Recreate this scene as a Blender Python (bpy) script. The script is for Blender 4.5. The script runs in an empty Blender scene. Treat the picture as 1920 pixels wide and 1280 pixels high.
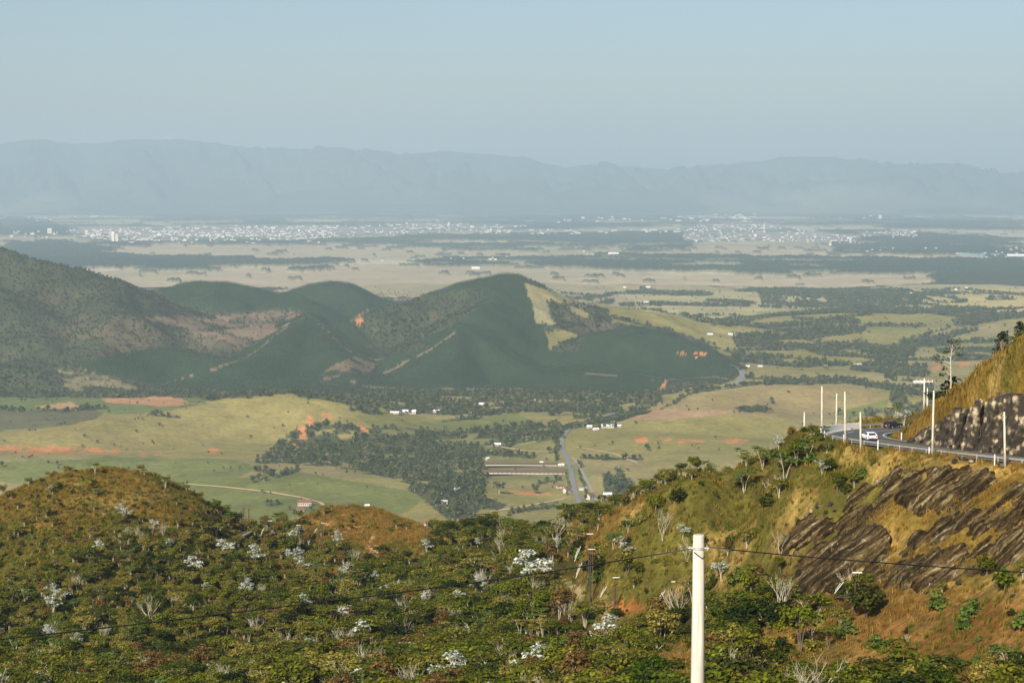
import bpy, math, random
import numpy as np
from mathutils import Vector, Matrix

rnd = random.Random(7)
R = np.random.RandomState(11)
S = bpy.context.scene
COL = S.collection

# ------------------------------------------------------------------ camera
LENS = 70.0
F = 1920 * LENS / 36.0
TH = math.atan(290 / F)
cam_d = bpy.data.cameras.new("camera")
cam_d.lens = LENS
cam_d.sensor_width = 36
cam_d.clip_start = 0.5
cam_d.clip_end = 90000
cam = bpy.data.objects.new("camera", cam_d)
COL.objects.link(cam)
cam.location = (0, 0, 0)
cam.rotation_euler = (math.pi / 2 - TH, 0, 0)
S.camera = cam

# ------------------------------------------------------------------ sky, sun, exposure
SUN_EL = math.radians(33)
SUN_AZ = math.radians(204)      # clockwise from +Y: behind the camera and a little to its left
w = bpy.data.worlds.new("World")
S.world = w
w.use_nodes = True
nt = w.node_tree
sky = nt.nodes.new("ShaderNodeTexSky")
sky.sky_type = 'NISHITA'
sky.sun_disc = False
sky.sun_elevation = SUN_EL
sky.sun_rotation = SUN_AZ
sky.altitude = 900
sky.air_density = 1.0
sky.dust_density = 3.0
sky.ozone_density = 1.5
bg = nt.nodes["Background"]
nt.links.new(sky.outputs[0], bg.inputs[0])
bg.inputs[1].default_value = 0.080
sd = bpy.data.lights.new("sun", 'SUN')
sd.energy = 5.0
sd.angle = math.radians(0.5)
sd.color = (1.0, 0.92, 0.77)
sun = bpy.data.objects.new("sun", sd)
COL.objects.link(sun)
sv = Vector((math.sin(SUN_AZ) * math.cos(SUN_EL), math.cos(SUN_AZ) * math.cos(SUN_EL), math.sin(SUN_EL)))
sun.rotation_euler = sv.to_track_quat('Z', 'Y').to_euler()
S.view_settings.view_transform = 'Standard'
S.view_settings.look = 'None'
S.view_settings.exposure = 0.46
S.view_settings.gamma = 1.0
S.view_settings.use_curve_mapping = False
S.cycles.max_bounces = 5
S.cycles.diffuse_bounces = 2
S.cycles.glossy_bounces = 1
S.cycles.transmission_bounces = 2
S.cycles.transparent_max_bounces = 6
S.cycles.volume_bounces = 1
S.cycles.use_denoising = True
HAZE_DENSITY = 4.8e-5
HAZE_COLOR = (0.65, 0.84, 1.0)

# ------------------------------------------------------------------ pixel <-> place
CT, ST = math.cos(TH), math.sin(TH)

def P(px, py, d):
    u = (px - 960) / F
    v = (640 - py) / F
    k = d / (CT + v * ST)
    return np.array([u * k, d, (v * CT - ST) * k])

def proj(x, y, z):
    yc = y * CT - z * ST
    zc = y * ST + z * CT
    yc = np.maximum(yc, 1e-3)
    return 960 + F * x / yc, 640 - F * zc / yc

def inpoly(px, py, poly):
    px = np.asarray(px, float)
    py = np.asarray(py, float)
    inside = np.zeros(np.broadcast(px, py).shape, bool)
    n = len(poly)
    for i in range(n):
        x0, y0 = poly[i]
        x1, y1 = poly[(i + 1) % n]
        if y0 == y1:
            continue
        c = ((y0 > py) != (y1 > py)) & (px < (x1 - x0) * (py - y0) / (y1 - y0) + x0)
        inside ^= c
    return inside

# ------------------------------------------------------------------ noise
_T = np.random.RandomState(3).rand(256, 256)

def vnoise(x, y):
    xi = np.floor(x).astype(int)
    yi = np.floor(y).astype(int)
    fx = x - xi
    fy = y - yi
    fx = fx * fx * (3 - 2 * fx)
    fy = fy * fy * (3 - 2 * fy)
    a = _T[xi & 255, yi & 255]
    b = _T[(xi + 1) & 255, yi & 255]
    c = _T[xi & 255, (yi + 1) & 255]
    d = _T[(xi + 1) & 255, (yi + 1) & 255]
    return (a * (1 - fx) + b * fx) * (1 - fy) + (c * (1 - fx) + d * fx) * fy

def fbm(x, y, sc, o=4, seed=0.0):
    s = 0
    amp = 0.5
    x = x / sc + 17.3 + seed
    y = y / sc + 5.1 + seed * 1.7
    for i in range(o):
        s = s + amp * vnoise(x, y)
        x = x * 2.03 + 3.1
        y = y * 2.03 + 1.7
        amp *= 0.5
    return s / (1 - 0.5 ** o)

def sstep(a, b, t):
    t = np.clip((t - a) / (b - a), 0, 1)
    return t * t * (3 - 2 * t)

# ------------------------------------------------------------------ terrain height
def ridge_h(x, y, pts, sf, sb, r):
    best = np.full(x.shape, -1e9)
    pts = [P(*p) for p in pts]
    for a, b in zip(pts[:-1], pts[1:]):
        dx, dy = b[0] - a[0], b[1] - a[1]
        L2 = dx * dx + dy * dy + 1e-9
        t = np.clip(((x - a[0]) * dx + (y - a[1]) * dy) / L2, 0, 1)
        cx = a[0] + t * dx
        cy = a[1] + t * dy
        zc = a[2] + t * (b[2] - a[2])
        ex = x - cx
        ey = y - cy
        dist = np.sqrt(ex * ex + ey * ey)
        q = 0.5 + 0.5 * ey / (dist + 1.0)
        s = sf * (1 - q) + sb * q
        best = np.maximum(best, zc - s * (np.sqrt(dist * dist + r * r) - r))
    return best

def smax(a, b, k):
    h = np.maximum(k - np.abs(a - b), 0) / k
    return np.maximum(a, b) + h * h * k * 0.25

FLOOR = -450.0
# (points, slope to the front, slope to the back, roundness in metres)
HILLS = [
    # scrub mountain at the left
    ([(-260, 425, 5700), (0, 468, 5400), (60, 481, 5350), (130, 501, 5300), (200, 522, 5250), (280, 548, 5200), (330, 572, 5150), (350, 600, 5050)], .42, .4, 30),
    ([(-60, 500, 5250), (20, 560, 5000), (80, 640, 4700)], .42, .4, 30),
    ([(200, 530, 5200), (215, 580, 4950), (170, 640, 4680)], .42, .42, 25),
    # two plantation knobs behind
    ([(292, 519, 6000), (340, 511, 6000), (420, 511, 6000), (460, 521, 5950), (520, 546, 5900), (560, 570, 5850)], .36, .5, 40),
    ([(548, 548, 6300), (590, 530, 6300), (625, 526, 6300), (660, 540, 6290), (700, 586, 6200)], .36, .5, 40),
    # central peak and its long left crest
    ([(380, 600, 5150), (440, 596, 5200), (540, 586, 5300), (600, 593, 5250), (660, 601, 5250), (700, 584, 5320), (760, 565, 5400), (820, 551, 5450), (870, 520, 5480), (900, 511, 5500), (968, 507, 5500)], .60, .45, 18),
    ([(968, 507, 5500), (985, 528, 5480), (1010, 545, 5480), (1040, 558, 5500)], .5, .45, 18),
    ([(1045, 560, 5500), (1130, 572, 5600), (1200, 587, 5700), (1330, 612, 5800), (1450, 634, 5900)], .24, .12, 25),
    ([(950, 508, 5500), (925, 545, 5260), (890, 588, 5000), (865, 608, 4920), (850, 655, 4700), (840, 700, 4500)], .52, .5, 22),
    ([(865, 610, 4920), (930, 650, 4750), (1000, 690, 4600)], .52, .5, 22),
    ([(985, 530, 5450), (1030, 620, 5050), (1060, 650, 4900)], .36, .3, 30),
    ([(1060, 648, 4900), (1110, 627, 4950), (1180, 614, 4980), (1260, 630, 4950), (1330, 668, 4800), (1385, 692, 4700)], .42, .4, 35),
    ([(1100, 680, 4650), (1230, 705, 4560), (1290, 715, 4520)], .2, .3, 60),
    # left plantation lobes
    ([(575, 583, 5250), (545, 615, 5020), (500, 650, 4820), (450, 690, 4620)], .50, .5, 22),
    ([(590, 600, 5150), (620, 650, 4850), (660, 700, 4600)], .50, .5, 20),
    ([(180, 680, 4650), (230, 664, 4720), (300, 652, 4760), (370, 660, 4740), (410, 672, 4700)], .44, .4, 25),
    ([(-80, 690, 4500), (0, 686, 4520), (60, 690, 4520), (115, 706, 4470)], .36, .35, 30),
    # rolling pasture at the right, far
    ([(1330, 612, 6400), (1420, 603, 6500), (1500, 603, 6500)], .13, .08, 60),
    ([(1480, 615, 6200), (1550, 601, 6300), (1650, 586, 6400), (1740, 589, 6400), (1830, 603, 6200)], .13, .10, 60),
    ([(1700, 648, 5700), (1780, 622, 5850), (1870, 604, 5950), (1960, 596, 6000)], .13, .1, 60),
    ([(1790, 604, 6500), (1840, 586, 6600), (1930, 576, 6700), (2050, 570, 6700)], .14, .12, 60),
    ([(1380, 652, 5300), (1450, 646, 5400), (1540, 650, 5350), (1600, 668, 5200)], .14, .1, 50),
    ([(1600, 610, 6000), (1480, 640, 5700)], .06, .1, 120),
    ([(1690, 706, 4800), (1780, 688, 4900), (1860, 680, 4950)], .12, .1, 50),
    ([(1420, 700, 4700), (1500, 690, 4700), (1570, 696, 4650)], .06, .1, 80),
    # tan hills right of the village
    ([(1215, 772, 3900), (1250, 754, 3950), (1340, 733, 4050), (1440, 723, 4100), (1560, 723, 4100), (1640, 731, 4050), (1690, 748, 3950)], .26, .25, 50),
    ([(1060, 818, 3450), (1150, 797, 3550), (1300, 776, 3600), (1450, 780, 3600), (1560, 790, 3600)], .26, .2, 50),
    ([(1150, 862, 3150), (1300, 850, 3200), (1500, 850, 3200)], .06, .06, 80),
    # big pasture hill at the left
    ([(-100, 822, 3330), (0, 809, 3400), (130, 797, 3450), (190, 777, 3530), (250, 783, 3545), (300, 774, 3590), (390, 752, 3680), (450, 743, 3720), (540, 738, 3750), (600, 745, 3750), (640, 764, 3700), (665, 785, 3620)], .36, .35, 55),
    ([(690, 777, 3950), (740, 785, 3850), (800, 806, 3720)], .28, .3, 40),
    ([(-80, 755, 4150), (60, 748, 4180), (200, 747, 4200), (300, 750, 4200), (370, 757, 4150)], .2, .3, 30),
    ([(60, 783, 3900), (180, 765, 4000), (300, 770, 3950)], .07, .1, 40),
    # near pastures behind the foreground hill
    ([(-60, 868, 3080), (150, 858, 3130), (330, 853, 3150), (440, 858, 3120), (480, 878, 3000)], .12, .08, 40),
    ([(330, 912, 2880), (450, 898, 2930), (560, 888, 2980), (640, 897, 2930), (800, 925, 2800)], .09, .10, 50),
    ([(380, 962, 2620), (450, 948, 2680), (520, 942, 2700), (590, 960, 2650)], .16, .2, 30),
]

# road: outer edge, then inner edge offset
def road_z(y):
    return -42.0 - 0.068 * (y - 317)

ROAD_PTS = [(110, 214), (98, 240), (87, 268), (77, 291), (70.5, 309), (66, 325), (62.8, 338), (61.3, 350), (62.5, 361), (67.5, 372), (77, 382.5), (90, 393.5), (106, 404), (126, 413)]
def smooth_line(pts, n):
    pts = np.array(pts, float)
    for _ in range(n):
        q = [pts[0]]
        for a, b in zip(pts[:-1], pts[1:]):
            q += [a * .75 + b * .25, a * .25 + b * .75]
        q.append(pts[-1])
        pts = np.array(q)
    return pts
ROAD = smooth_line(ROAD_PTS, 3)
RW = 5.5

def line_dist(x, y, pts):
    best = np.full(np.shape(x), 1e9)
    side = np.zeros(np.shape(x))
    for a, b in zip(pts[:-1], pts[1:]):
        dx, dy = b[0] - a[0], b[1] - a[1]
        L2 = dx * dx + dy * dy + 1e-9
        t = np.clip(((x - a[0]) * dx + (y - a[1]) * dy) / L2, 0, 1)
        ex = x - a[0] - t * dx
        ey = y - a[1] - t * dy
        d = np.sqrt(ex * ex + ey * ey)
        m = d < best
        best = np.where(m, d, best)
        side = np.where(m, np.sign(dx * ey - dy * ex), side)
    return best, side

# foreground hillside: control points
FGC = [
    # camera hill, outside the frame
    (0, None, -60, -1.6), (60, None, -60, 2), (-60, None, -60, -3), (0, None, 0, -1.7), (60, None, 0, -2), (-60, None, 0, -5),
    (0, None, 15, -7), (15, None, 41, -17), (-40, None, 41, -18), (70, None, 41, -15), (0, None, 100, -37), (-70, None, 100, -40), (80, None, 100, -32),
    (0, None, 160, -52), (-90, None, 160, -58), (60, None, 160, -47), (110, None, 160, -41), (0, None, 220, -65), (-80, None, 250, -78), (-130, None, 300, -84),
]
FGP = [
    (-150, 985, 600), (0, 931, 610), (100, 898, 620), (200, 882, 625), (280, 890, 625), (340, 915, 620), (400, 965, 615), (440, 1003, 610), (480, 997, 640), (530, 985, 670),
    (590, 962, 690), (640, 951, 700), (700, 957, 700), (780, 980, 690), (830, 1000, 680), (900, 1003, 655), (960, 990, 630), (1060, 968, 570), (1120, 956, 548), (1180, 942, 525), (1240, 920, 505), (1290, 897, 485), (1345, 876, 462),
    (1400, 856, 440), (1480, 838, 412), (1530, 832, 385),
    (-150, 1100, 540), (0, 1000, 570), (200, 960, 590), (200, 1040, 545), (0, 1120, 510), (200, 1150, 490), (-150, 1280, 420), (0, 1280, 405), (200, 1280, 400),
    (400, 1060, 550), (400, 1150, 480), (400, 1280, 385), (640, 1000, 655), (640, 1040, 615), (640, 1100, 550), (640, 1180, 465), (640, 1280, 365),
    (800, 1060, 590), (800, 1150, 490), (800, 1280, 350), (960, 1050, 560), (960, 1120, 480), (960, 1200, 400), (960, 1280, 325),
    (1080, 1010, 520), (1080, 1100, 440), (1080, 1180, 370), (1200, 1000, 475), (1200, 1080, 420), (1200, 1160, 360), (1200, 1280, 290),
    (1300, 950, 450), (1300, 1050, 400), (1300, 1150, 335), (1400, 920, 405), (1400, 1000, 372), (1400, 1100, 325), (1400, 1180, 285), (1400, 1280, 258),
    (1500, 880, 375), (1500, 960, 350), (1500, 1060, 315), (1500, 1140, 285), (1600, 852, 334), (1600, 920, 330), (1600, 1000, 311), (1600, 1100, 286), (1600, 1170, 262), (1600, 1280, 236),
    (1750, 868, 294), (1750, 925, 288), (1750, 1010, 277), (1750, 1110, 258), (1750, 1180, 244), (1750, 1280, 226),
    (1920, 886, 268), (1920, 950, 260), (1920, 1050, 249), (1920, 1150, 234), (1920, 1280, 214), (2060, 900, 240), (2060, 1050, 230), (2060, 1280, 200),
]
CREST = [(-150, 985, 600), (0, 931, 610), (200, 882, 625), (400, 965, 615), (480, 997, 640), (640, 951, 700), (830, 1000, 680), (960, 990, 630), (1180, 942, 525), (1290, 897, 485), (1400, 856, 440)]
cp = []
for c in FGC:
    cp.append((c[0], c[2], c[3]))
for p in FGP:
    cp.append(tuple(P(*p)))
for p in CREST:
    a = P(*p)
    k = (p[2] + 90) / p[2]
    cp.append((a[0] * k, a[1] + 90, a[2] - 42))
    k = (p[2] + 240) / p[2]
    cp.append((a[0] * k, a[1] + 240, a[2] - 120))
# behind the bend of the road
for q in [(40, 420, -78), (60, 470, -100), (100, 450, -70), (140, 450, -66), (90, 520, -110), (160, 540, -110), (30, 390, -62), (48, 398, -56), (190, 700, -190), (120, 380, -44), (140, 330, -40), (150, 280, -36), (95, 330, -42), (100, 360, -45)]:
    cp.append(q)
_rp = ROAD[::7]
for _i in range(1, len(_rp) - 1):
    _t = _rp[_i + 1] - _rp[_i - 1]
    _t = _t / np.hypot(*_t)
    _n = np.array([-_t[1], _t[0]])
    for _o, _dz in ((5.5 + 2.0, -.5), (5.5 + 8.0, -3.6)):
        if _rp[_i][1] > 352: continue
        _q = _rp[_i] + _n * _o
        cp.append((_q[0], _q[1], road_z(_q[1]) + _dz))
for _i in range(1, len(_rp) - 1):
    _t = _rp[_i + 1] - _rp[_i - 1]
    _t = _t / np.hypot(*_t)
    _n = np.array([-_t[1], _t[0]])
    _q = _rp[_i] - _n * 8.5
    cp.append((_q[0], _q[1], road_z(_q[1]) - .3))
    if _rp[_i][1] > 362:
        for _o, _dz in ((9.0, .9), (15.0, 1.4), (30.0, -9)):
            _q = _rp[_i] + _n * _o
            cp.append((_q[0], _q[1], road_z(_q[1]) + _dz))
cp += [(84, 352, -44.5), (92, 368, -46)]
cp = np.array(cp)
SC = 100.0

def _U(r2):
    return np.where(r2 > 1e-12, 0.5 * r2 * np.log(r2 + 1e-12), 0.0)
_X = cp[:, :2] / SC
_K = _U(((_X[:, None] - _X[None]) ** 2).sum(-1)) + np.eye(len(cp)) * 0.002
_Pm = np.c_[np.ones(len(cp)), _X]
_A = np.block([[_K, _Pm], [_Pm.T, np.zeros((3, 3))]])
_W = np.linalg.solve(_A, np.r_[cp[:, 2], 0, 0, 0])

def tps(x, y):
    x = x / SC
    y = y / SC
    z = _W[-3] + _W[-2] * x + _W[-1] * y
    for i in range(len(cp)):
        z = z + _W[i] * _U((x - _X[i, 0]) ** 2 + (y - _X[i, 1]) ** 2)
    return z

SPUR = [(1712, 812, 352), (1735, 788, 348), (1765, 766, 343), (1800, 740, 338), (1860, 694, 328), (1920, 647, 321), (2000, 590, 310), (2120, 520, 298)]
CUT = [(1742, 812, 338), (1775, 792, 331), (1800, 775, 326), (1860, 742, 315), (1920, 704, 308), (2010, 640, 296), (2100, 600, 284)]

def zfun(x, y):
    x = np.asarray(x, float)
    y = np.asarray(y, float)
    base = np.interp(y, [0, 700, 1000, 1700, 2300, 60000], [-120, -190, -280, -425, FLOOR, FLOOR])
    z = base.copy()
    nr = y < 1000
    if nr.any():
        xn, yn = x[nr], y[nr]
        zt = tps(xn, yn)
        zt = zt + (fbm(xn, yn, 40, 4) - .5) * 5.0 * sstep(200, 320, yn) + (fbm(xn, yn, 9, 3, 4.0) - .5) * 1.8
        # spur right of the bend
        sp = ridge_h(xn, yn, SPUR, .45, .9, 2.5)
        sp = smax(sp, ridge_h(xn, yn, CUT, .9, .9, .6), 1.5)
        sp = sp + (fbm(xn, yn, 7, 3, 2.0) - .5) * 1.2
        near = (yn > 200) & (yn < 440) & (xn > 20)
        dd = np.full(xn.shape, 1e9)
        sd_ = np.zeros(xn.shape)
        a, b = line_dist(xn[near], yn[near], ROAD)
        dd[near] = a
        sd_[near] = b
        rz = road_z(yn) - 0.22
        zt = np.where(near & (sd_ < 0), smax(zt, sp, 1.0), zt)
        outer = sd_ > 0
        blend = np.where(outer, sstep(RW + .7, RW + 5.0, dd), sstep(RW + 1.5, RW + 3.4, dd))
        zt = np.where(dd < 1e8, rz * (1 - blend) + zt * blend, zt)
        k = sstep(820, 1000, yn)
        z[nr] = zt * (1 - k) + base[nr] * k
    md = (y >= 1000) & (y < 9500)
    if md.any():
        xm, ym = x[md], y[md]
        zm = z[md] + (fbm(xm, ym, 600, 3) - .5) * 10 * sstep(2000, 2800, ym)
        for pts, sf, sb, r in HILLS:
            zm = smax(zm, ridge_h(xm, ym, pts, sf, sb, r), 12)
        h = zm - FLOOR
        rough = sstep(15, 90, h)
        gul = 1 - np.abs(fbm(xm, ym, 330, 4, 3.0) - .5) * 2
        zm = zm + (gul - .96) * 62 * rough + (fbm(xm, ym, 120, 3, 23.0) - .5) * 10 * rough + (fbm(xm, ym, 420, 3, 8.0) - .5) * 34 * sstep(2200, 2700, ym) * (1 - rough)
        z[md] = zm
    return z

class Grid:
    def __init__(s, u0, u1, nu, ds):
        s.us = np.linspace(u0, u1, nu)
        s.ds = np.array(ds)
        s.X = s.us[None] * s.ds[:, None]
        s.Y = np.repeat(s.ds[:, None], nu, 1)

def geom(a, b, n):
    return a * (b / a) ** np.linspace(0, 1, n)

FGG = Grid(-.33, .36, 660, geom(150, 1010, 480))
MDG = Grid(-.30, .30, 860, np.r_[geom(1000, 2300, 30)[:-1], geom(2300, 9050, 420)])
FRG = Grid(-.36, .36, 760, 1 / np.linspace(1 / 8950, 1 / 31500, 170))
MTG = Grid(-.38, .38, 640, np.linspace(31200, 43500, 90))
FGG.Z = zfun(FGG.X, FGG.Y)
MDG.Z = zfun(MDG.X, MDG.Y)
FRG.Z = np.full(FRG.X.shape, FLOOR) + (fbm(FRG.X, FRG.Y, 1500, 3) - .5) * 14 - .6

def hit(px, py, grids=None):
    """first place where the line of sight through (px, py) meets the ground"""
    px = np.atleast_1d(np.asarray(px, float))
    py = np.atleast_1d(np.asarray(py, float))
    u = (px - 960) / F
    v = (640 - py) / F
    den = CT + v * ST
    uu = u / den
    ww = (v * CT - ST) / den
    out = np.full((len(px), 3), np.nan)
    for g in (grids or (FGG, MDG, FRG)):
        todo = np.isnan(out[:, 0]) & (uu > g.us[0]) & (uu < g.us[-1])
        idx = np.where(todo)[0]
        for s0 in range(0, len(idx), 2000):
            ii = idx[s0:s0 + 2000]
            fu = (uu[ii] - g.us[0]) / (g.us[1] - g.us[0])
            i0 = np.clip(fu.astype(int), 0, len(g.us) - 2)
            t = fu - i0
            Zc = g.Z[:, i0] * (1 - t) + g.Z[:, i0 + 1] * t
            diff = Zc - ww[ii][None] * g.ds[:, None]
            ab = diff > 0
            anyh = ab.any(0)
            k = ab.argmax(0)
            k = np.maximum(k, 1)
            j = np.arange(len(ii))
            d0, d1 = diff[k - 1, j], diff[k, j]
            tt = np.clip(d0 / (d0 - d1 + 1e-12), 0, 1)
            dd = g.ds[k - 1] * (1 - tt) + g.ds[k] * tt
            zz = ww[ii] * dd
            good = ii[anyh]
            out[good, 0] = (uu[ii] * dd)[anyh]
            out[good, 1] = dd[anyh]
            out[good, 2] = zz[anyh]
    return out

def zat(x, y):
    return zfun(np.atleast_1d(x), np.atleast_1d(y))

# horizon map of the foreground, to know what is hidden
def seen_fg(x, y, ztop, margin=0.0):
    m = np.maximum.accumulate(FGG.Z / FGG.Y, 0)
    u = x / y
    i = np.clip(np.round((u - FGG.us[0]) / (FGG.us[1] - FGG.us[0])).astype(int), 0, len(FGG.us) - 1)
    j = np.clip(np.searchsorted(FGG.ds, y) - 2, 0, len(FGG.ds) - 1)
    return ztop / y > m[j, i] - margin

# ------------------------------------------------------------------ materials
def new_mat(name):
    m = bpy.data.materials.new(name)
    m.use_nodes = True
    return m, m.node_tree.nodes, m.node_tree.links, m.node_tree.nodes["Principled BSDF"]

def plain(name, col, rough=.8, noise=0.0, scale=3.0, metal=0.0):
    m, n, l, b = new_mat(name)
    b.inputs["Base Color"].default_value = (*col, 1)
    b.inputs["Roughness"].default_value = rough
    b.inputs["Metallic"].default_value = metal
    b.inputs["Specular IOR Level"].default_value = .3
    if noise:
        t = n.new("ShaderNodeTexNoise")
        t.inputs["Scale"].default_value = scale
        t.inputs["Detail"].default_value = 5
        tc = n.new("ShaderNodeTexCoord")
        l.new(tc.outputs["Object"], t.inputs["Vector"])
        r = n.new("ShaderNodeMapRange")
        r.inputs["From Min"].default_value = .3
        r.inputs["From Max"].default_value = .7
        r.inputs["To Min"].default_value = 1 - noise
        r.inputs["To Max"].default_value = 1 + noise * .6
        l.new(t.outputs["Fac"], r.inputs["Value"])
        mx = n.new("ShaderNodeVectorMath")
        mx.operation = 'SCALE'
        mx.inputs[0].default_value = col
        l.new(r.outputs[0], mx.inputs["Scale"])
        l.new(mx.outputs[0], b.inputs["Base Color"])
    return m

def terrain_mat(name, scales, amp, bump=0.0, bscale=1.0, tint=None):
    """land colour from the vertex attribute, broken up by noise in world metres"""
    m, n, l, b = new_mat(name)
    b.inputs["Roughness"].default_value = .95
    b.inputs["Specular IOR Level"].default_value = .02
    at = n.new("ShaderNodeAttribute")
    at.attribute_name = "land"
    geo = n.new("ShaderNodeNewGeometry")
    cur = at.outputs["Color"]
    for i, sc in enumerate(scales):
        t = n.new("ShaderNodeTexNoise")
        t.inputs["Scale"].default_value = 1.0 / sc
        t.inputs["Detail"].default_value = 4
        t.inputs["Roughness"].default_value = .65
        l.new(geo.outputs["Position"], t.inputs["Vector"])
        r = n.new("ShaderNodeMapRange")
        r.inputs["From Min"].default_value = .3
        r.inputs["From Max"].default_value = .7
        r.inputs["To Min"].default_value = 1 - amp[i]
        r.inputs["To Max"].default_value = 1 + amp[i]
        l.new(t.outputs["Fac"], r.inputs["Value"])
        mx = n.new("ShaderNodeVectorMath")
        mx.operation = 'SCALE'
        l.new(cur, mx.inputs[0])
        l.new(r.outputs[0], mx.inputs["Scale"])
        cur = mx.outputs[0]
    if tint:
        t = n.new("ShaderNodeTexNoise")
        t.inputs["Scale"].default_value = 1.0 / tint[0]
        t.inputs["Detail"].default_value = 5
        l.new(geo.outputs["Position"], t.inputs["Vector"])
        r = n.new("ShaderNodeMapRange")
        r.inputs["From Min"].default_value = .46
        r.inputs["From Max"].default_value = .62
        l.new(t.outputs["Fac"], r.inputs["Value"])
        ms = n.new("ShaderNodeMath")
        ms.operation = 'MULTIPLY'
        ms.inputs[1].default_value = tint[2]
        l.new(r.outputs[0], ms.inputs[0])
        mm = n.new("ShaderNodeMix")
        mm.data_type = 'RGBA'
        l.new(ms.outputs[0], mm.inputs[0])
        l.new(cur, mm.inputs[6])
        mm.inputs[7].default_value = (*tint[1], 1)
        cur = mm.outputs[2]
    l.new(cur, b.inputs["Base Color"])
    if bump:
        t = n.new("ShaderNodeTexNoise")
        t.inputs["Scale"].default_value = 1.0 / bscale
        t.inputs["Detail"].default_value = 6
        l.new(geo.outputs["Position"], t.inputs["Vector"])
        bp = n.new("ShaderNodeBump")
        bp.inputs["Distance"].default_value = bump
        bp.inputs["Strength"].default_value = 1
        l.new(t.outputs["Fac"], bp.inputs["Height"])
        l.new(bp.outputs[0], b.inputs["Normal"])
    return m

def leaf_mat(name, c1, c2, var=.35, trans=.25, rough=.6, patch=None):
    m, n, l, b = new_mat(name)
    b.inputs["Roughness"].default_value = rough
    b.inputs["Specular IOR Level"].default_value = .04
    oi = n.new("ShaderNodeObjectInfo")
    geo = n.new("ShaderNodeNewGeometry")
    mm = n.new("ShaderNodeMix")
    mm.data_type = 'RGBA'
    mm.inputs[6].default_value = (*c1, 1)
    mm.inputs[7].default_value = (*c2, 1)
    l.new(oi.outputs["Random"], mm.inputs[0])
    r = n.new("ShaderNodeMapRange")
    r.inputs["To Min"].default_value = 1 - var
    r.inputs["To Max"].default_value = 1 + var
    l.new(geo.outputs["Random Per Island"], r.inputs["Value"])
    mx = n.new("ShaderNodeVectorMath")
    mx.operation = 'SCALE'
    src_ = mm.outputs[2]
    if patch:
        t = n.new("ShaderNodeTexNoise")
        t.inputs["Scale"].default_value = 1.0 / patch[0]
        t.inputs["Detail"].default_value = 3
        l.new(geo.outputs["Position"], t.inputs["Vector"])
        r3 = n.new("ShaderNodeMapRange")
        r3.inputs["From Min"].default_value = .42
        r3.inputs["From Max"].default_value = .62
        r3.inputs["To Max"].default_value = .5
        l.new(t.outputs["Fac"], r3.inputs["Value"])
        m3 = n.new("ShaderNodeMix")
        m3.data_type = 'RGBA'
        m3.inputs[7].default_value = (*patch[1], 1)
        l.new(r3.outputs[0], m3.inputs[0])
        l.new(src_, m3.inputs[6])
        src_ = m3.outputs[2]
    l.new(src_, mx.inputs[0])
    l.new(r.outputs[0], mx.inputs["Scale"])
    l.new(mx.outputs[0], b.inputs["Base Color"])
    if trans:
        tr = n.new("ShaderNodeBsdfTranslucent")
        l.new(mx.outputs[0], tr.inputs["Color"])
        ms = n.new("ShaderNodeMixShader")
        ms.inputs[0].default_value = trans
        l.new(b.outputs[0], ms.inputs[1])
        l.new(tr.outputs[0], ms.inputs[2])
        l.new(ms.outputs[0], n["Material Output"].inputs["Surface"])
    return m

M = {}
M['near_ground'] = terrain_mat("hillside_grass", [14, 2.2, .6], [.3, .35, .35], bump=.5, bscale=1.2, tint=(9, (.055, .05, .014), .55))
M['mid_ground'] = terrain_mat("valley_land", [210, 45, 9], [.17, .17, .2], bump=2.0, bscale=14)
M['far_ground'] = terrain_mat("plain_land", [900, 160, 50], [.12, .15, .15])
M['mountain'] = terrain_mat("far_mountain_land", [2500, 500], [.2, .2])
M['leaf_green'] = leaf_mat("leaf_green", (.040, .070, .005), (.15, .165, .012), var=.6, trans=.3, patch=(11, (.15, .115, .014)))
M['leaf_dark'] = leaf_mat("leaf_dark", (.010, .022, .003), (.045, .062, .007), var=.6, patch=(9, (.09, .085, .016)))
M['leaf_olive'] = leaf_mat("leaf_olive", (.15, .135, .02), (.25, .21, .04), var=.5, trans=.3)
M['leaf_brown'] = leaf_mat("leaf_brown", (.12, .065, .018), (.19, .12, .03), var=.5)
M['leaf_bright'] = leaf_mat("leaf_bright", (.085, .14, .022), (.12, .16, .03))
M['leaf_silver'] = leaf_mat("leaf_silver", (.32, .35, .27), (.52, .54, .46), var=.5)
M['leaf_pine'] = leaf_mat("leaf_pine", (.018, .03, .014), (.025, .04, .016))
M['leaf_valley'] = leaf_mat("leaf_valley", (.032, .048, .018), (.085, .095, .034), var=.3, trans=0)
M['leaf_valley_grey'] = leaf_mat("leaf_valley_grey", (.09, .095, .05), (.16, .15, .07), var=.3, trans=0)
M['leaf_euc'] = leaf_mat("leaf_eucalyptus", (.016, .038, .014), (.032, .058, .020), var=.25, trans=0)
M['leaf_scrub'] = leaf_mat("leaf_scrub", (.03, .045, .024), (.075, .07, .04), var=.3, trans=0)
M['grass'] = leaf_mat("dry_grass", (.16, .090, .016), (.31, .195, .045), var=.35, trans=.3, rough=.8)
M['grass_g'] = leaf_mat("green_grass", (.10, .095, .015), (.17, .14, .025), var=.35, trans=.3, rough=.8)
M['bark'] = plain("bark", (.16, .13, .09), .9, .3, 4)
M['bark_pale'] = plain("pale_bark", (.46, .41, .31), .9, .2, 4)
M['bark_dark'] = plain("dark_bark", (.07, .055, .04), .9, .3, 4)
M['concrete'] = plain("pole_concrete", (.58, .54, .45), .85, .45, 1.2)
_n, _l = M['concrete'].node_tree.nodes, M['concrete'].node_tree.links
_t = [q for q in _n if q.type == 'TEX_NOISE'][0]
_m = _n.new("ShaderNodeMapping")
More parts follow.
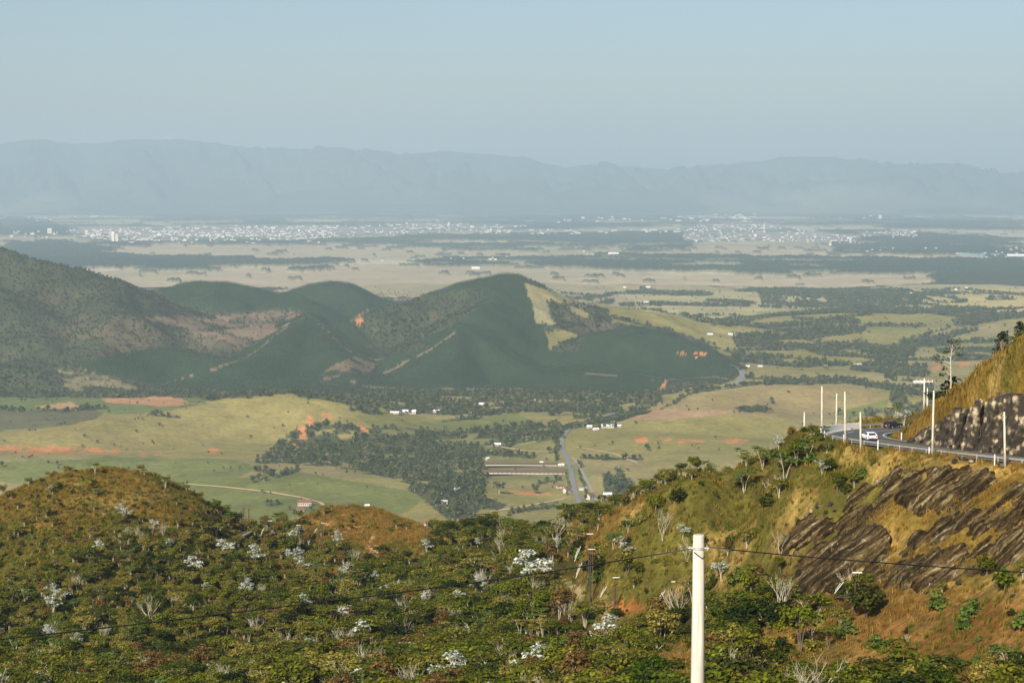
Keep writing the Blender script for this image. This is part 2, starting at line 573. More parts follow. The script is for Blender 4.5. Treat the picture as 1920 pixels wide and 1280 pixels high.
_m.inputs["Scale"].default_value = (6, 6, .5)
_l.new([q for q in _n if q.type == 'TEX_COORD'][0].outputs["Object"], _m.inputs["Vector"])
_l.new(_m.outputs[0], _t.inputs["Vector"])
M['concrete2'] = plain("barrier_concrete", (.68, .65, .58), .85, .12, 2.5)
M['asphalt'] = plain("asphalt", (.085, .085, .085), .85, .18, .4)
M['paint_w'] = plain("white_paint", (.72, .72, .68), .7, .1, 3)
M['paint_y'] = plain("yellow_paint", (.55, .36, .06), .7, .1, 3)
M['steel'] = plain("galvanised_steel", (.42, .42, .40), .55, .1, 3, .3)
M['dark_steel'] = plain("dark_steel", (.06, .05, .045), .7, .2, 3)
M['rust'] = plain("rusty_steel", (.16, .07, .04), .8, .3, 3)
M['insulator'] = plain("white_insulator", (.8, .8, .76), .4)
M['cable'] = plain("black_cable", (.02, .02, .02), .6)
M['alu'] = plain("aluminium_grip", (.55, .55, .52), .45, 0, 1, .4)
M['white_wall'] = plain("white_wall", (.52, .50, .45), .85, .08, .2)
M['town_wall'] = plain('town_wall', (.64, .60, .53), .8, .05, .02)
M['cream_wall'] = plain("cream_wall", (.62, .55, .42), .85, .08, .2)
M['roof_red'] = plain("clay_roof", (.23, .085, .055), .85, .2, .3)
M['roof_brown'] = plain("brown_roof", (.13, .075, .055), .85, .2, .3)
M['roof_grey'] = plain("grey_roof", (.42, .42, .42), .8, .15, .3)
M['roof_white'] = plain("white_roof", (.78, .77, .74), .7, .08, .3)
M['window'] = plain("dark_window", (.03, .035, .04), .2)
M['dirt'] = plain("dirt", (.50, .36, .20), .95, .15, .1)
M['vroad'] = plain("valley_asphalt", (.20, .20, .19), .9, .12, .1)
M['ballast'] = plain("ballast", (.30, .27, .22), .95, .3, 2)
M['sleeper'] = plain("sleeper_wood", (.16, .13, .10), .95, .3, 3)
M['car_white'] = plain("white_car_paint", (.75, .77, .80), .25)
M['car_dark'] = plain("dark_car_paint", (.015, .015, .017), .25)
M['glass'] = plain("car_glass", (.02, .025, .03), .08)
M['tyre'] = plain("tyre_rubber", (.02, .02, .02), .9)
M['lamp_red'] = plain("tail_light_red", (.5, .02, .015), .3)

# ------------------------------------------------------------------ object helpers
def tag(o, label=None, cat=None, group=None, kind=None):
    if label: o['label'] = label
    if cat: o['category'] = cat
    if group: o['group'] = group
    if kind: o['kind'] = kind
    return o

def mesh(name, V, Fc, mats, midx=None, smooth=False):
    me = bpy.data.meshes.new(name)
    V = np.asarray(V, np.float32)
    if isinstance(Fc, np.ndarray):
        k = Fc.shape[1]
        me.vertices.add(len(V))
        me.vertices.foreach_set("co", V.ravel())
        me.loops.add(Fc.size)
        me.loops.foreach_set("vertex_index", Fc.ravel().astype(np.int32))
        me.polygons.add(len(Fc))
        me.polygons.foreach_set("loop_start", np.arange(0, Fc.size, k, dtype=np.int32))
        me.polygons.foreach_set("loop_total", np.full(len(Fc), k, np.int32))
        me.update(calc_edges=True)
    else:
        me.from_pydata([tuple(map(float, v)) for v in V], [], Fc)
    for m in (mats if isinstance(mats, (list, tuple)) else [mats]):
        me.materials.append(m)
    if midx is not None:
        me.polygons.foreach_set("material_index", np.asarray(midx, np.int32))
    if smooth:
        me.polygons.foreach_set("use_smooth", np.ones(len(me.polygons), bool))
    me.update()
    return me

def obj(name, me, parent=None, loc=None, **kw):
    o = bpy.data.objects.new(name, me)
    COL.objects.link(o)
    if parent: o.parent = parent
    if loc is not None: o.location = [float(c) for c in loc]
    tag(o, **kw)
    return o

def empty(name, loc, rz=0.0, **kw):
    o = bpy.data.objects.new(name, None)
    COL.objects.link(o)
    o.location = [float(c) for c in loc]
    o.rotation_euler = (0, 0, rz)
    tag(o, **kw)
    return o

class MB:
    """mesh builder"""
    def __init__(s):
        s.V = []; s.F = []; s.I = []
    def add(s, V, Fc, i=0):
        b = len(s.V)
        s.V += [tuple(v) for v in V]
        s.F += [tuple(b + k for k in f) for f in Fc]
        s.I += [i] * len(Fc)
    def box(s, c, d, i=0, rz=0.0, top=None):
        x, y, z = d[0] / 2, d[1] / 2, d[2] / 2
        tx, ty = (x, y) if top is None else (top[0] / 2, top[1] / 2)
        vs = [(-x, -y, -z), (x, -y, -z), (x, y, -z), (-x, y, -z), (-tx, -ty, z), (tx, -ty, z), (tx, ty, z), (-tx, ty, z)]
        ca, sa = math.cos(rz), math.sin(rz)
        vs = [(c[0] + a * ca - b * sa, c[1] + a * sa + b * ca, c[2] + e) for a, b, e in vs]
        s.add(vs, [(0, 3, 2, 1), (4, 5, 6, 7), (0, 1, 5, 4), (1, 2, 6, 5), (2, 3, 7, 6), (3, 0, 4, 7)], i)
    def tube(s, pts, rs, n=6, i=0, cap=True):
        pts = [Vector(p) for p in pts]
        rings = []
        up = Vector((0.13, 0.21, 1)).normalized()
        for k, p in enumerate(pts):
            t = (pts[min(k + 1, len(pts) - 1)] - pts[max(k - 1, 0)]).normalized()
            a = t.cross(up)
            if a.length < .05: a = t.cross(Vector((1, 0, 0)))
            a.normalize()
            b = t.cross(a)
            r = rs[k] if isinstance(rs, (list, tuple)) else rs
            rings.append([p + a * (r * math.cos(q * 2 * math.pi / n)) + b * (r * math.sin(q * 2 * math.pi / n)) for q in range(n)])
        V = [v for ring in rings for v in ring]
        Fc = []
        for k in range(len(pts) - 1):
            for q in range(n):
                Fc.append((k * n + q, k * n + (q + 1) % n, (k + 1) * n + (q + 1) % n, (k + 1) * n + q))
        if cap:
            Fc.append(tuple(range(n))[::-1])
            Fc.append(tuple((len(pts) - 1) * n + q for q in range(n)))
        s.add(V, Fc, i)
    def mesh(s, name, mats, smooth=False):
        return mesh(name, s.V, s.F, mats, s.I, smooth)

def grid_mesh(name, g, mat, col):
    nd, nu = g.X.shape
    V = np.stack([g.X, g.Y, g.Z], -1).reshape(-1, 3)
    a = np.arange(nd * nu).reshape(nd, nu)
    Fc = np.stack([a[:-1, :-1], a[:-1, 1:], a[1:, 1:], a[1:, :-1]], -1).reshape(-1, 4)
    me = mesh(name, V, Fc, mat, smooth=True)
    at = me.color_attributes.new("land", 'FLOAT_COLOR', 'POINT')
    c = np.ones((nd * nu, 4), np.float32)
    c[:, :3] = col.reshape(-1, 3)
    at.data.foreach_set("color", c.ravel())
    return me

# ------------------------------------------------------------------ foreground land cover
GRASS_POLY = [
    ([(-200, 900), (200, 860), (330, 890), (390, 950), (340, 1000), (200, 1015), (60, 1085), (-200, 1200)], .22),
    ([(530, 980), (640, 935), (770, 955), (810, 1000), (790, 1045), (660, 1048), (560, 1012)], .06),
    ([(500, 1060), (560, 1045), (650, 1060), (640, 1100), (540, 1110)], .35),
    ([(1050, 1010), (1290, 895), (1400, 870), (1520, 800), (1960, 855), (1960, 905), (1640, 880), (1500, 960), (1450, 1060), (1380, 1130), (1290, 1125), (1240, 1160), (1130, 1160), (1080, 1100), (1090, 1050)], .16),
    ([(1450, 990), (1560, 950), (1700, 860), (2100, 850), (2100, 1130), (1850, 1110), (1500, 1130)], .05),
    ([(1360, 1300), (1430, 1180), (1560, 1160), (1700, 1120), (2100, 1120), (2100, 1300)], .22),
    ([(1120, 1300), (1200, 1240), (1300, 1195), (1330, 1300)], .03),
    ([(1540, 880), (1500, 780), (2100, 300), (2100, 860)], .03),
    ([(1250, 975), (1280, 900), (1400, 850), (1520, 805), (1560, 850), (1470, 925), (1380, 960)], .48),
    ([(1060, 985), (1160, 950), (1290, 930), (1290, 1010), (1180, 1040), (1080, 1050)], .30),
]
def tree_density(px, py):
    d = np.ones(px.shape)
    for poly, v in GRASS_POLY:
        d = np.where(inpoly(px, py, poly), v, d)
    return d

BARE = [  # reddish bare earth
    ([(600, 985), (625, 970), (632, 980), (610, 1000)], (.50, .27, .12)), ([(690, 1010), (705, 990), (702, 1020), (712, 1036), (745, 1030), (745, 1040), (685, 1042), (680, 1030)], (.55, .33, .16)),
    ([(1150, 1135), (1190, 1128), (1215, 1140), (1200, 1152), (1150, 1150)], (.38, .13, .035)), ([(640, 1000), (655, 985), (650, 1010)], (.45, .25, .1)),
    ([(440, 1010), (470, 990), (475, 998), (445, 1018)], (.22, .11, .06)), ([(1030, 1098), (1060, 1080), (1100, 1110), (1090, 1130), (1060, 1130)], (.30, .24, .11)),
    ([(1675, 845), (1690, 828), (1740, 818), (1760, 838), (1720, 845)], (.45, .30, .13)), ([(1130, 1300), (1210, 1240), (1290, 1210), (1300, 1230), (1200, 1300)], (.26, .17, .06)),
]
px, py = proj(FGG.X, FGG.Y, FGG.Z)
den = tree_density(px, py)
for _ in range(3):
    den[:, 1:-1] = (den[:, :-2] + den[:, 1:-1] * 2 + den[:, 2:]) / 4
    den[1:-1] = (den[:-2] + den[1:-1] * 2 + den[2:]) / 4
n1 = fbm(FGG.X, FGG.Y, 26, 4, 1.0)
n2 = fbm(FGG.X, FGG.Y, 8, 3, 6.0)
def L3(a, b, t):
    return np.asarray(a) * (1 - t[..., None]) + np.asarray(b) * t[..., None]
cg = L3((.175, .110, .022), (.10, .088, .017), sstep(.40, .58, n1))
cg = L3(cg, (.34, .22, .07), sstep(.56, .7, n2) * .6)
cf = L3((.028, .030, .007), (.075, .060, .012), n2)  # woodland floor, darkened to put shade into the gaps between the crowns
cg = L3(cg, (.11, .095, .016), np.clip(sstep(620, 380, px) * (.25 + .75 * sstep(.40, .55, n1 + .0012 * (py - 960))), 0, .85))
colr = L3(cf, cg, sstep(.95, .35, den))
right = sstep(1500, 1700, px) * sstep(1080, 1150, py)
colr = L3(colr, (.16, .065, .020), right * .7)
vg = inpoly(px, py, [(1560, 850), (1960, 850), (1960, 905), (1640, 905)])
colr = L3(colr, (.40, .26, .075), vg * .55)
for poly, c in BARE:
    colr = np.where(inpoly(px + (n2 - .5) * 20, py + (n1 - .5) * 10, poly)[..., None], c, colr)
fg_me = grid_mesh("hillside", FGG, M['near_ground'], colr)
obj("hillside", fg_me, kind='structure', label="grassy and wooded mountain side in the foreground")

# ground under and behind the viewpoint
gx, gy = np.meshgrid(np.linspace(-190, 190, 96), np.linspace(-90, 156, 62))
NG = Grid(0, 1, 2, [1, 2])
NG.X, NG.Y = gx, gy
NG.Z = zfun(gx, gy) - .1
obj("hilltop_ground", grid_mesh("hilltop_ground", NG, M['near_ground'], np.broadcast_to(np.array((.2, .13, .035)), gx.shape + (3,))), kind='structure')

# ------------------------------------------------------------------ valley land cover
PAST = (.225, .195, .062)
PAST_G = (.155, .165, .050)
TAN = (.26, .20, .085)
ORG = (.38, .20, .10)
WOOD = (.075, .08, .036)
EUC = (.030, .050, .022)
SCRUB = (.09, .085, .048)
PINK = (.18, .13, .085)
FIELD = (.37, .30, .185)
MID = [
    # whole left block: scrub and plantation
    ('s', [(-400, 400), (0, 430), (130, 460), (260, 490), (290, 480), (340, 480), (440, 480), (530, 490), (590, 490), (650, 490), (720, 500), (820, 490), (880, 480), (975, 480), (1000, 520), (1050, 550), (1140, 570), (1150, 605), (1270, 612), (1400, 690), (1370, 715), (1240, 735), (1050, 740), (700, 745), (420, 750), (0, 750), (-400, 750)], SCRUB),
    ('e', [(284, 530), (286, 480), (340, 480), (440, 480), (530, 490), (590, 490), (650, 490), (712, 540), (712, 556), (650, 588), (540, 575), (440, 585), (330, 570), (300, 545)], EUC),
    ('e', [(540, 575), (660, 585), (700, 540), (720, 500), (820, 490), (880, 480), (975, 480), (995, 540), (1020, 620), (1030, 658), (1080, 660), (1100, 625), (1190, 608), (1270, 625), (1390, 690), (1340, 712), (1250, 720), (1230, 735), (1100, 735), (660, 725), (690, 695), (640, 660), (620, 620), (600, 600)], EUC),
    ('e', [(590, 600), (680, 650), (700, 700), (640, 730), (420, 735), (290, 722), (400, 690), (480, 640), (530, 600)], EUC),
    ('e', [(140, 680), (230, 662), (300, 650), (370, 658), (430, 675), (380, 700), (300, 718), (240, 712), (160, 700)], EUC),
    ('s', [(680, 600), (740, 565), (850, 545), (910, 540), (890, 580), (830, 620), (780, 640), (700, 640), (660, 610)], (.10, .085, .05)),
    ('w', [(690, 610), (780, 590), (850, 590), (820, 620), (760, 645), (700, 645)], WOOD),
    ('p', [(270, 595), (330, 590), (400, 600), (520, 580), (535, 600), (470, 640), (400, 640), (350, 620)], PINK),
    ('p', [(600, 700), (630, 680), (660, 668), (705, 662), (720, 672), (690, 700), (665, 722), (600, 722)], (.16, .12, .07)),
    ('s', [(690, 640), (760, 640), (800, 650), (720, 670), (690, 664)], (.09, .08, .04)),
    ('p', [(400, 590), (540, 582), (560, 590), (520, 625), (470, 650), (420, 640)], PINK),
    ('p', [(110, 690), (160, 695), (230, 720), (270, 730), (150, 735), (110, 720)], (.2, .17, .09)),
    ('w', [(-400, 700), (-50, 690), (60, 692), (120, 715), (118, 750), (-400, 750)], WOOD),
    ('w', [(-400, 735), (1240, 735), (1230, 760), (900, 778), (700, 775), (520, 742), (300, 750), (-400, 752)], WOOD),
    ('f', [(985, 528), (1010, 538), (1060, 552), (1130, 590), (1110, 600), (1032, 565), (1030, 605), (1010, 605), (998, 575)], (.26, .22, .10)),
    ('f', [(1000, 560), (1030, 575), (1040, 608), (1005, 608)], (.26, .235, .12)),
    ('f', [(1022, 620), (1060, 618), (1082, 632), (1040, 646), (1028, 656)], PAST),
    ('w', [(1025, 562), (1060, 565), (1120, 578), (1135, 610), (1100, 618), (1040, 618), (1045, 600)], WOOD),
    ('f', [(1060, 548), (1130, 570), (1250, 590), (1340, 618), (1330, 635), (1260, 620), (1150, 605), (1140, 580)], PAST),
    ('f', [(-100, 825), (0, 811), (130, 797), (190, 776), (280, 777), (390, 751), (540, 737), (640, 763), (700, 800), (560, 870), (440, 858), (200, 856), (0, 856), (-100, 860)], (.245, .205, .072)),
    ('g', [(-100, 770), (180, 768), (195, 778), (130, 797), (0, 808), (-100, 815)], (.12, .115, .055)),
    ('g', [(-100, 745), (380, 745), (385, 756), (285, 775), (190, 775), (185, 768), (-100, 772)], (.13, .15, .05)),
    ('f', [(190, 745), (330, 745), (375, 757), (300, 762), (200, 755)], ORG),
    ('f', [(60, 760), (130, 752), (150, 762), (110, 772)], (.42, .25, .12)),
    ('w', [(555, 800), (600, 790), (690, 800), (760, 800), (870, 810), (910, 850), (900, 880), (880, 910), (800, 915), (700, 890), (620, 875), (560, 870), (470, 868), (500, 850)], WOOD),
    ('f', [(1080, 815), (1190, 790), (1480, 785), (1500, 830), (1300, 850), (1090, 830)], PAST),
    ('f', [(1200, 775), (1250, 750), (1450, 720), (1560, 720), (1690, 745), (1700, 780), (1480, 785), (1300, 775)], TAN),
    ('f', [(1230, 765), (1420, 768), (1260, 788), (1180, 785)], (.34, .22, .12)),
    ('f', [(1560, 775), (1670, 745), (1670, 772), (1600, 785)], PAST_G),
    ('g', [(780, 790), (960, 775), (1000, 785), (960, 810), (860, 812)], PAST_G),
    ('g', [(-100, 872), (200, 856), (440, 862), (480, 880), (420, 905), (-100, 905)], PAST_G),
    ('g', [(330, 905), (560, 885), (800, 925), (760, 960), (560, 990), (300, 985)], (.145, .155, .045)),
    ('w', [(820, 880), (920, 880), (900, 930), (950, 945), (920, 985), (860, 990), (800, 945), (760, 915)], WOOD),
    ('w', [(900, 800), (1050, 790), (1060, 820), (1000, 830), (930, 840), (890, 830)], WOOD),
    ('w', [(1130, 895), (1160, 880), (1200, 920), (1180, 940), (1130, 930)], WOOD),
    ('w', [(1660, 700), (1740, 680), (1760, 790), (1700, 790), (1672, 745)], WOOD),
    ('w', [(1420, 540), (1560, 535), (1700, 542), (1740, 552), (1720, 568), (1640, 578), (1520, 576), (1430, 568)], WOOD),
    ('w', [(1370, 628), (1460, 622), (1456, 648), (1380, 650)], WOOD),
    ('w', [(1780, 605), (1840, 583), (1960, 572), (1960, 592), (1880, 600), (1800, 612)], WOOD),
    ('w', [(1340, 670), (1420, 675), (1560, 685), (1700, 690), (1720, 655), (1600, 640), (1560, 650), (1650, 665), (1640, 680), (1500, 672), (1400, 660)], WOOD),
    ('w', [(1060, 750), (1230, 735), (1240, 750), (1200, 775), (1080, 785), (1030, 780)], WOOD),
    ('w', [(1110, 780), (1170, 782), (1160, 800), (1105, 800)], WOOD),
    ('w', [(1375, 760), (1445, 758), (1445, 772), (1385, 772)], WOOD),
    ('w', [(1620, 765), (1680, 768), (1680, 785), (1620, 780)], WOOD),
    ('f', [(1150, 540), (1340, 545), (1900, 560), (1900, 575), (1730, 572), (1440, 580), (1380, 600), (1200, 580)], (.36, .31, .15)),
    ('f', [(1680, 545), (1900, 540), (1960, 545), (1960, 585), (1760, 585), (1740, 570)], (.42, .34, .14)),
    ('w', [(1420, 541), (1560, 536), (1700, 543), (1740, 553), (1720, 570), (1640, 579), (1520, 577), (1430, 569)], WOOD),
]
SOIL = [
    [(0, 838), (40, 836), (110, 838), (150, 842), (225, 840), (225, 850), (120, 849), (0, 848)], [(290, 846), (305, 845), (303, 852), (292, 852)], [(386, 842), (396, 839), (408, 843), (405, 850), (390, 850)],
    [(555, 800), (565, 790), (572, 800), (576, 825), (560, 822)], [(570, 785), (582, 775), (588, 795), (578, 798)], [(600, 776), (618, 772), (626, 780), (622, 788), (606, 782)],
    [(655, 796), (668, 795), (690, 806), (688, 816), (672, 806)], [(545, 828), (556, 826), (558, 838), (548, 838)], [(1190, 822), (1212, 820), (1212, 830), (1194, 831)],
    [(1225, 823), (1260, 821), (1260, 829), (1228, 830)], [(1270, 823), (1320, 822), (1322, 830), (1272, 829)], [(1360, 820), (1400, 822), (1398, 829), (1362, 828)], [(1740, 685), (1760, 680), (1765, 692), (1745, 697)], [(1795, 678), (1815, 675), (1818, 686), (1798, 688)],
    [(1830, 682), (1855, 678), (1858, 690), (1838, 692)], [(1225, 735), (1245, 715), (1250, 716), (1232, 738)], [(1265, 658), (1320, 660), (1330, 668), (1280, 664)], [(660, 600), (690, 582), (684, 592), (672, 606)], [(950, 918), (1000, 920), (1040, 925), (1000, 928), (955, 925)],
    [(260, 852), (262, 848), (275, 850), (272, 854)],
]
LINES = [
    ([(1280, 590), (1340, 608), (1400, 603), (1460, 590), (1530, 585), (1600, 583)], 3), ([(1340, 608), (1490, 612), (1560, 598), (1640, 587), (1720, 578)], 2), ([(1700, 580), (1790, 592), (1860, 602)], 2.5),
    ([(1130, 590), (1250, 618), (1340, 645)], 3), ([(1780, 614), (1700, 640), (1650, 655)], 2.5), ([(1340, 672), (1420, 678), (1500, 686), (1560, 682)], 6), ([(1440, 716), (1540, 712), (1600, 715), (1680, 730), (1712, 762)], 7),
    ([(1240, 765), (1300, 735), (1440, 718)], 2.5), ([(1090, 858), (1200, 861)], 4), ([(480, 880), (520, 892), (556, 882)], 7), ([(1050, 805), (1170, 782)], 6), ([(900, 848), (1000, 856)], 5), ([(0, 768), (120, 770), (200, 764)], 3),
    ([(280, 776), (335, 782)], 3), ([(780, 812), (960, 806)], 4), ([(1150, 790), (1220, 770)], 4), ([(1200, 648), (1340, 655)], 3), ([(1560, 650), (1640, 655), (1700, 665)], 8), ([(1600, 690), (1700, 700)], 6), ([(1400, 708), (1480, 714)], 3),
    ([(830, 790), (900, 782)], 3), ([(1010, 905), (1050, 900)], 3), ([(900, 870), (905, 900), (880, 920)], 7), ([(960, 960), (1040, 948)], 6), ([(500, 946), (530, 944)], 3), ([(1760, 660), (1900, 655)], 3),
    ([(1042, 812), (1044, 862)], 4), ([(1084, 866), (1092, 900), (1100, 936)], 3), ([(1064, 880), (1068, 915)], 2), ([(1180, 548), (1330, 552)], 4), ([(1220, 570), (1400, 574)], 2),
]
def poly_near(px, py, pl):
    best = np.full(px.shape, 1e9)
    for (x0, y0), (x1, y1) in zip(pl[:-1], pl[1:]):
        dx, dy = x1 - x0, y1 - y0
        t = np.clip(((px - x0) * dx + (py - y0) * dy) / (dx * dx + dy * dy), 0, 1)
        best = np.minimum(best, np.hypot(px - x0 - t * dx, (py - y0 - t * dy) * 1.6))
    return best
px, py = proj(MDG.X, MDG.Y, MDG.Z)
n1 = fbm(MDG.X, MDG.Y, 300, 4, 1.0)
n2 = fbm(MDG.X, MDG.Y, 90, 4, 5.0)
n3 = fbm(MDG.X, MDG.Y, 40, 3, 9.0)
wx = px + (n2 - .5) * 22
wy = py + (n3 - .5) * 7
cm = L3(PAST, (.26, .215, .095), sstep(.4, .65, n1))
cm = L3(cm, PAST_G, sstep(.5, .65, fbm(MDG.X, MDG.Y, 420, 3, 12.0)) * .7)
cm = L3(cm, FIELD, sstep(6300, 7600, MDG.Y) * .65)
cls = np.full(px.shape, 'g')
for k, poly, c in MID:
    m = inpoly(wx, wy, poly) if k != 'e' else inpoly(px + (n2 - .5) * 6, py + (n3 - .5) * 3, poly)
    if k == 'e' or (k == 's' and c is SCRUB): m &= MDG.Y < 6700
    if k == 'w': m &= (n3 + (n2 - .5) * .6) < .60
    if k == 'p': m &= (n3 * .5 + n2 * .5) < .53
    cm = np.where(m[..., None], c, cm)
    cls = np.where(m, k, cls)
for pl, hwid in LINES:
    m = poly_near(px + (n2 - .5) * 10, py + (n3 - .5) * 4, pl) < hwid * (.4 + 1.2 * fbm(MDG.X, MDG.Y, 120, 2, 50.0))
    m &= (cls == 'g') | (cls == 'f')
    cm = np.where(m[..., None], WOOD, cm)
    cls = np.where(m, 'w', cls)
for pl in [[(680, 724), (800, 731), (930, 728), (1060, 733)], [(300, 722), (400, 692), (470, 665), (540, 612)], [(150, 690), (250, 725), (330, 735)], [(1240, 735), (1252, 712), (1340, 706), (1375, 712)], [(655, 604), (690, 582)],
           [(700, 690), (640, 645), (590, 600)], [(1100, 700), (1230, 712)], [(865, 612), (800, 660), (720, 700)], [(1000, 735), (1020, 742), (1100, 738)]]:
    m = (poly_near(px + (n2 - .5) * 8, py + (n3 - .5) * 3, pl) < .6 + 4.2 * fbm(MDG.X, MDG.Y, 110, 2, 78.0) ** 2) & (fbm(MDG.X, MDG.Y, 90, 2, 77.0) > .36)
    cm = np.where(m[..., None], (.19, .145, .08), cm)
    cls = np.where(m, 'p', cls)
sc_ = cls == 's'
cm = np.where(sc_[..., None], L3((.055, .064, .032), (.125, .10, .058), sstep(.47, .66, n2 * .5 + n1 * .5)), cm)
# tree belts along low ground
belt = (np.abs(fbm(MDG.X, MDG.Y, 700, 3, 20.0) - .5) < .022) & ((MDG.Z - FLOOR) < 30) & (MDG.Y > 4300) & (px > 1000)
belt |= (np.abs(fbm(MDG.X, MDG.Y * 1.0, 500, 3, 27.0) - .5) < .016) & ((MDG.Z - FLOOR) < 25) & (MDG.Y > 5200)
belt &= (cls == 'g') | (cls == 'f')
cls = np.where(belt, 'w', cls)
cm = np.where(belt[..., None], WOOD, cm)
for poly in SOIL:
    m = inpoly(px + (n3 - .5) * 14, py + (n2 - .5) * 8 + (R.rand(*px.shape) - .5) * 5, poly)
    m &= fbm(MDG.X, MDG.Y, 22, 2, 70.0) > .40
    cm = np.where(m[..., None], L3((.56, .23, .09), (.34, .17, .07), n3), cm)
    cls = np.where(m, 'x', cls)
obj("valley_ground", grid_mesh("valley_ground", MDG, M['mid_ground'], cm), kind='structure', label="pasture valley and wooded hills below the mountain side")

# ------------------------------------------------------------------ far plain
px, py = proj(FRG.X, FRG.Y, FRG.Z)
n1 = fbm(FRG.X, FRG.Y, 2200, 4, 1.0)
n2 = fbm(FRG.X, FRG.Y, 700, 4, 7.0)
cf = L3(FIELD, (.30, .27, .16), sstep(.35, .65, n1))
cf = L3(cf, (.50, .42, .28), sstep(.55, .7, n2) * .6)
FARW = [
    [(620, 450), (900, 441), (1180, 436), (1292, 433), (1292, 452), (1200, 460), (1000, 472), (840, 470), (640, 466)],
    [(1160, 462), (1230, 450), (1300, 455), (1270, 470), (1180, 476)], [(960, 486), (1150, 478), (1400, 482), (1740, 490), (1920, 478), (1920, 500), (1740, 512), (1560, 517), (1400, 517), (1200, 510), (1000, 502)],
    [(150, 480), (300, 485), (480, 484), (480, 496), (460, 505), (300, 508), (160, 500)], [(470, 498), (560, 490), (660, 490), (640, 496), (480, 504)],
    [(780, 492), (900, 487), (970, 488), (960, 500), (800, 503)], [(540, 508), (640, 502), (660, 505), (560, 512)],
    [(0, 452), (110, 455), (240, 470), (160, 480), (0, 478)], [(1560, 452), (1700, 445), (1920, 450), (1920, 476), (1780, 482), (1560, 478)],
    [(0, 405), (140, 420), (120, 432), (0, 432)], [(160, 455), (620, 452), (620, 460), (160, 462)], [(280, 400), (640, 398), (900, 405), (1100, 404), (1280, 402), (1280, 410), (900, 412), (640, 412), (280, 412)],
    [(840, 420), (960, 416), (1130, 418), (1130, 428), (950, 432), (840, 430)], [(1190, 445), (1290, 440), (1290, 446), (1200, 450)],
    [(1600, 408), (1800, 408), (1920, 412), (1920, 430), (1740, 426), (1620, 418)], [(1770, 500), (1920, 492), (1920, 525), (1840, 535), (1760, 528)], [(100, 462), (160, 470), (120, 478)],
]
FARF = [
    [(85, 462), (200, 458), (700, 460), (1000, 474), (1050, 484), (900, 486), (640, 488), (300, 483), (140, 474)], [(430, 505), (640, 495), (960, 500), (1200, 512), (1200, 540), (280, 540), (200, 525)],
    [(1280, 462), (1500, 466), (1560, 476), (1440, 482), (1290, 476)], [(1450, 487), (1600, 480), (1740, 482), (1640, 492), (1460, 490)], [(1280, 519), (1400, 520), (1760, 516), (1740, 535), (1500, 540), (1280, 545)],
]
fw = np.zeros(px.shape, bool)
jx = (n2 - .5) * 60
jy = (fbm(FRG.X, FRG.Y, 350, 3, 2.0) - .5) * 6
noise_w = (fbm(FRG.X, FRG.Y, 1300, 4, 31.0) > .54)
fw |= noise_w
speck = fbm(FRG.X, FRG.Y, 140, 2, 91.0) > .80
for poly in FARF:
    m = inpoly(px + jx, py + jy, poly)
    fw &= ~m
    cf = np.where(m[..., None], L3((.44, .35, .22), (.33, .28, .18), n1), cf)
for poly in FARW:
    fw |= inpoly(px + jx, py + jy * 1.6, poly) & (fbm(FRG.X, FRG.Y, 420, 3, 61.0) < .63)
fw |= speck
TOWN = [
    ([(120, 432), (230, 428), (420, 424), (640, 424), (640, 444), (560, 450), (420, 452), (240, 452), (150, 446)], 460, 1.3), ([(640, 424), (760, 420), (860, 420), (1000, 424), (900, 432), (700, 442), (640, 444)], 110, 1.2),
    ([(0, 434), (110, 434), (110, 448), (0, 448)], 26, 1.2), ([(40, 408), (190, 406), (190, 416), (60, 416)], 8, 1.6), ([(850, 432), (1290, 430), (1290, 436), (960, 440)], 60, 1.4),
    ([(1280, 422), (1440, 420), (1560, 440), (1620, 444), (1600, 456), (1420, 452), (1280, 456)], 240, .85), ([(1600, 436), (1720, 432), (1720, 445), (1620, 446)], 36, 1.0), ([(1020, 410), (1420, 402), (1420, 416), (1040, 418)], 34, 1.8),
    ([(1320, 403), (1395, 400), (1395, 412), (1330, 412)], 16, 1.8), ([(1480, 400), (1650, 404), (1650, 412), (1500, 412)], 8, 1.8), ([(1830, 466), (1920, 464), (1920, 482), (1840, 484)], 14, 1.0), ([(1540, 458), (1900, 470), (1900, 480), (1560, 470)], 10, 1.0),
    ([(640, 486), (980, 484), (980, 488), (640, 490)], 9, .9), ([(1090, 470), (1115, 470), (1115, 479), (1090, 479)], 4, 1.2), ([(160, 455), (640, 452), (640, 456), (200, 460)], 8, 1.4),
]
tm = np.zeros(px.shape, bool)
for poly, n, s in TOWN[:7]:
    if n > 30:
        tm |= inpoly(px + jx * .3, py + jy * .4, poly)
fw &= ~tm
cf = np.where(tm[..., None], L3((.30, .26, .22), (.12, .13, .10), sstep(.45, .6, n2)), cf)
cf = np.where(fw[..., None], (.045, .06, .035), cf)
wat = np.zeros(px.shape, bool) & inpoly(px, py, [(1300, 510), (1390, 512), (1400, 516), (1290, 515)]) | inpoly(px, py, [(1800, 480), (1890, 482), (1890, 484), (1800, 482)])
cf = np.where(wat[..., None], (.25, .33, .38), cf)
FRG.Z = FRG.Z + fw * (16 + 10 * R.rand(*px.shape)) * sstep(8950, 9300, FRG.Y)
obj("plain", grid_mesh("plain", FRG, M['far_ground'], cf), kind='structure', label="wide hazy plain of fields and woods")

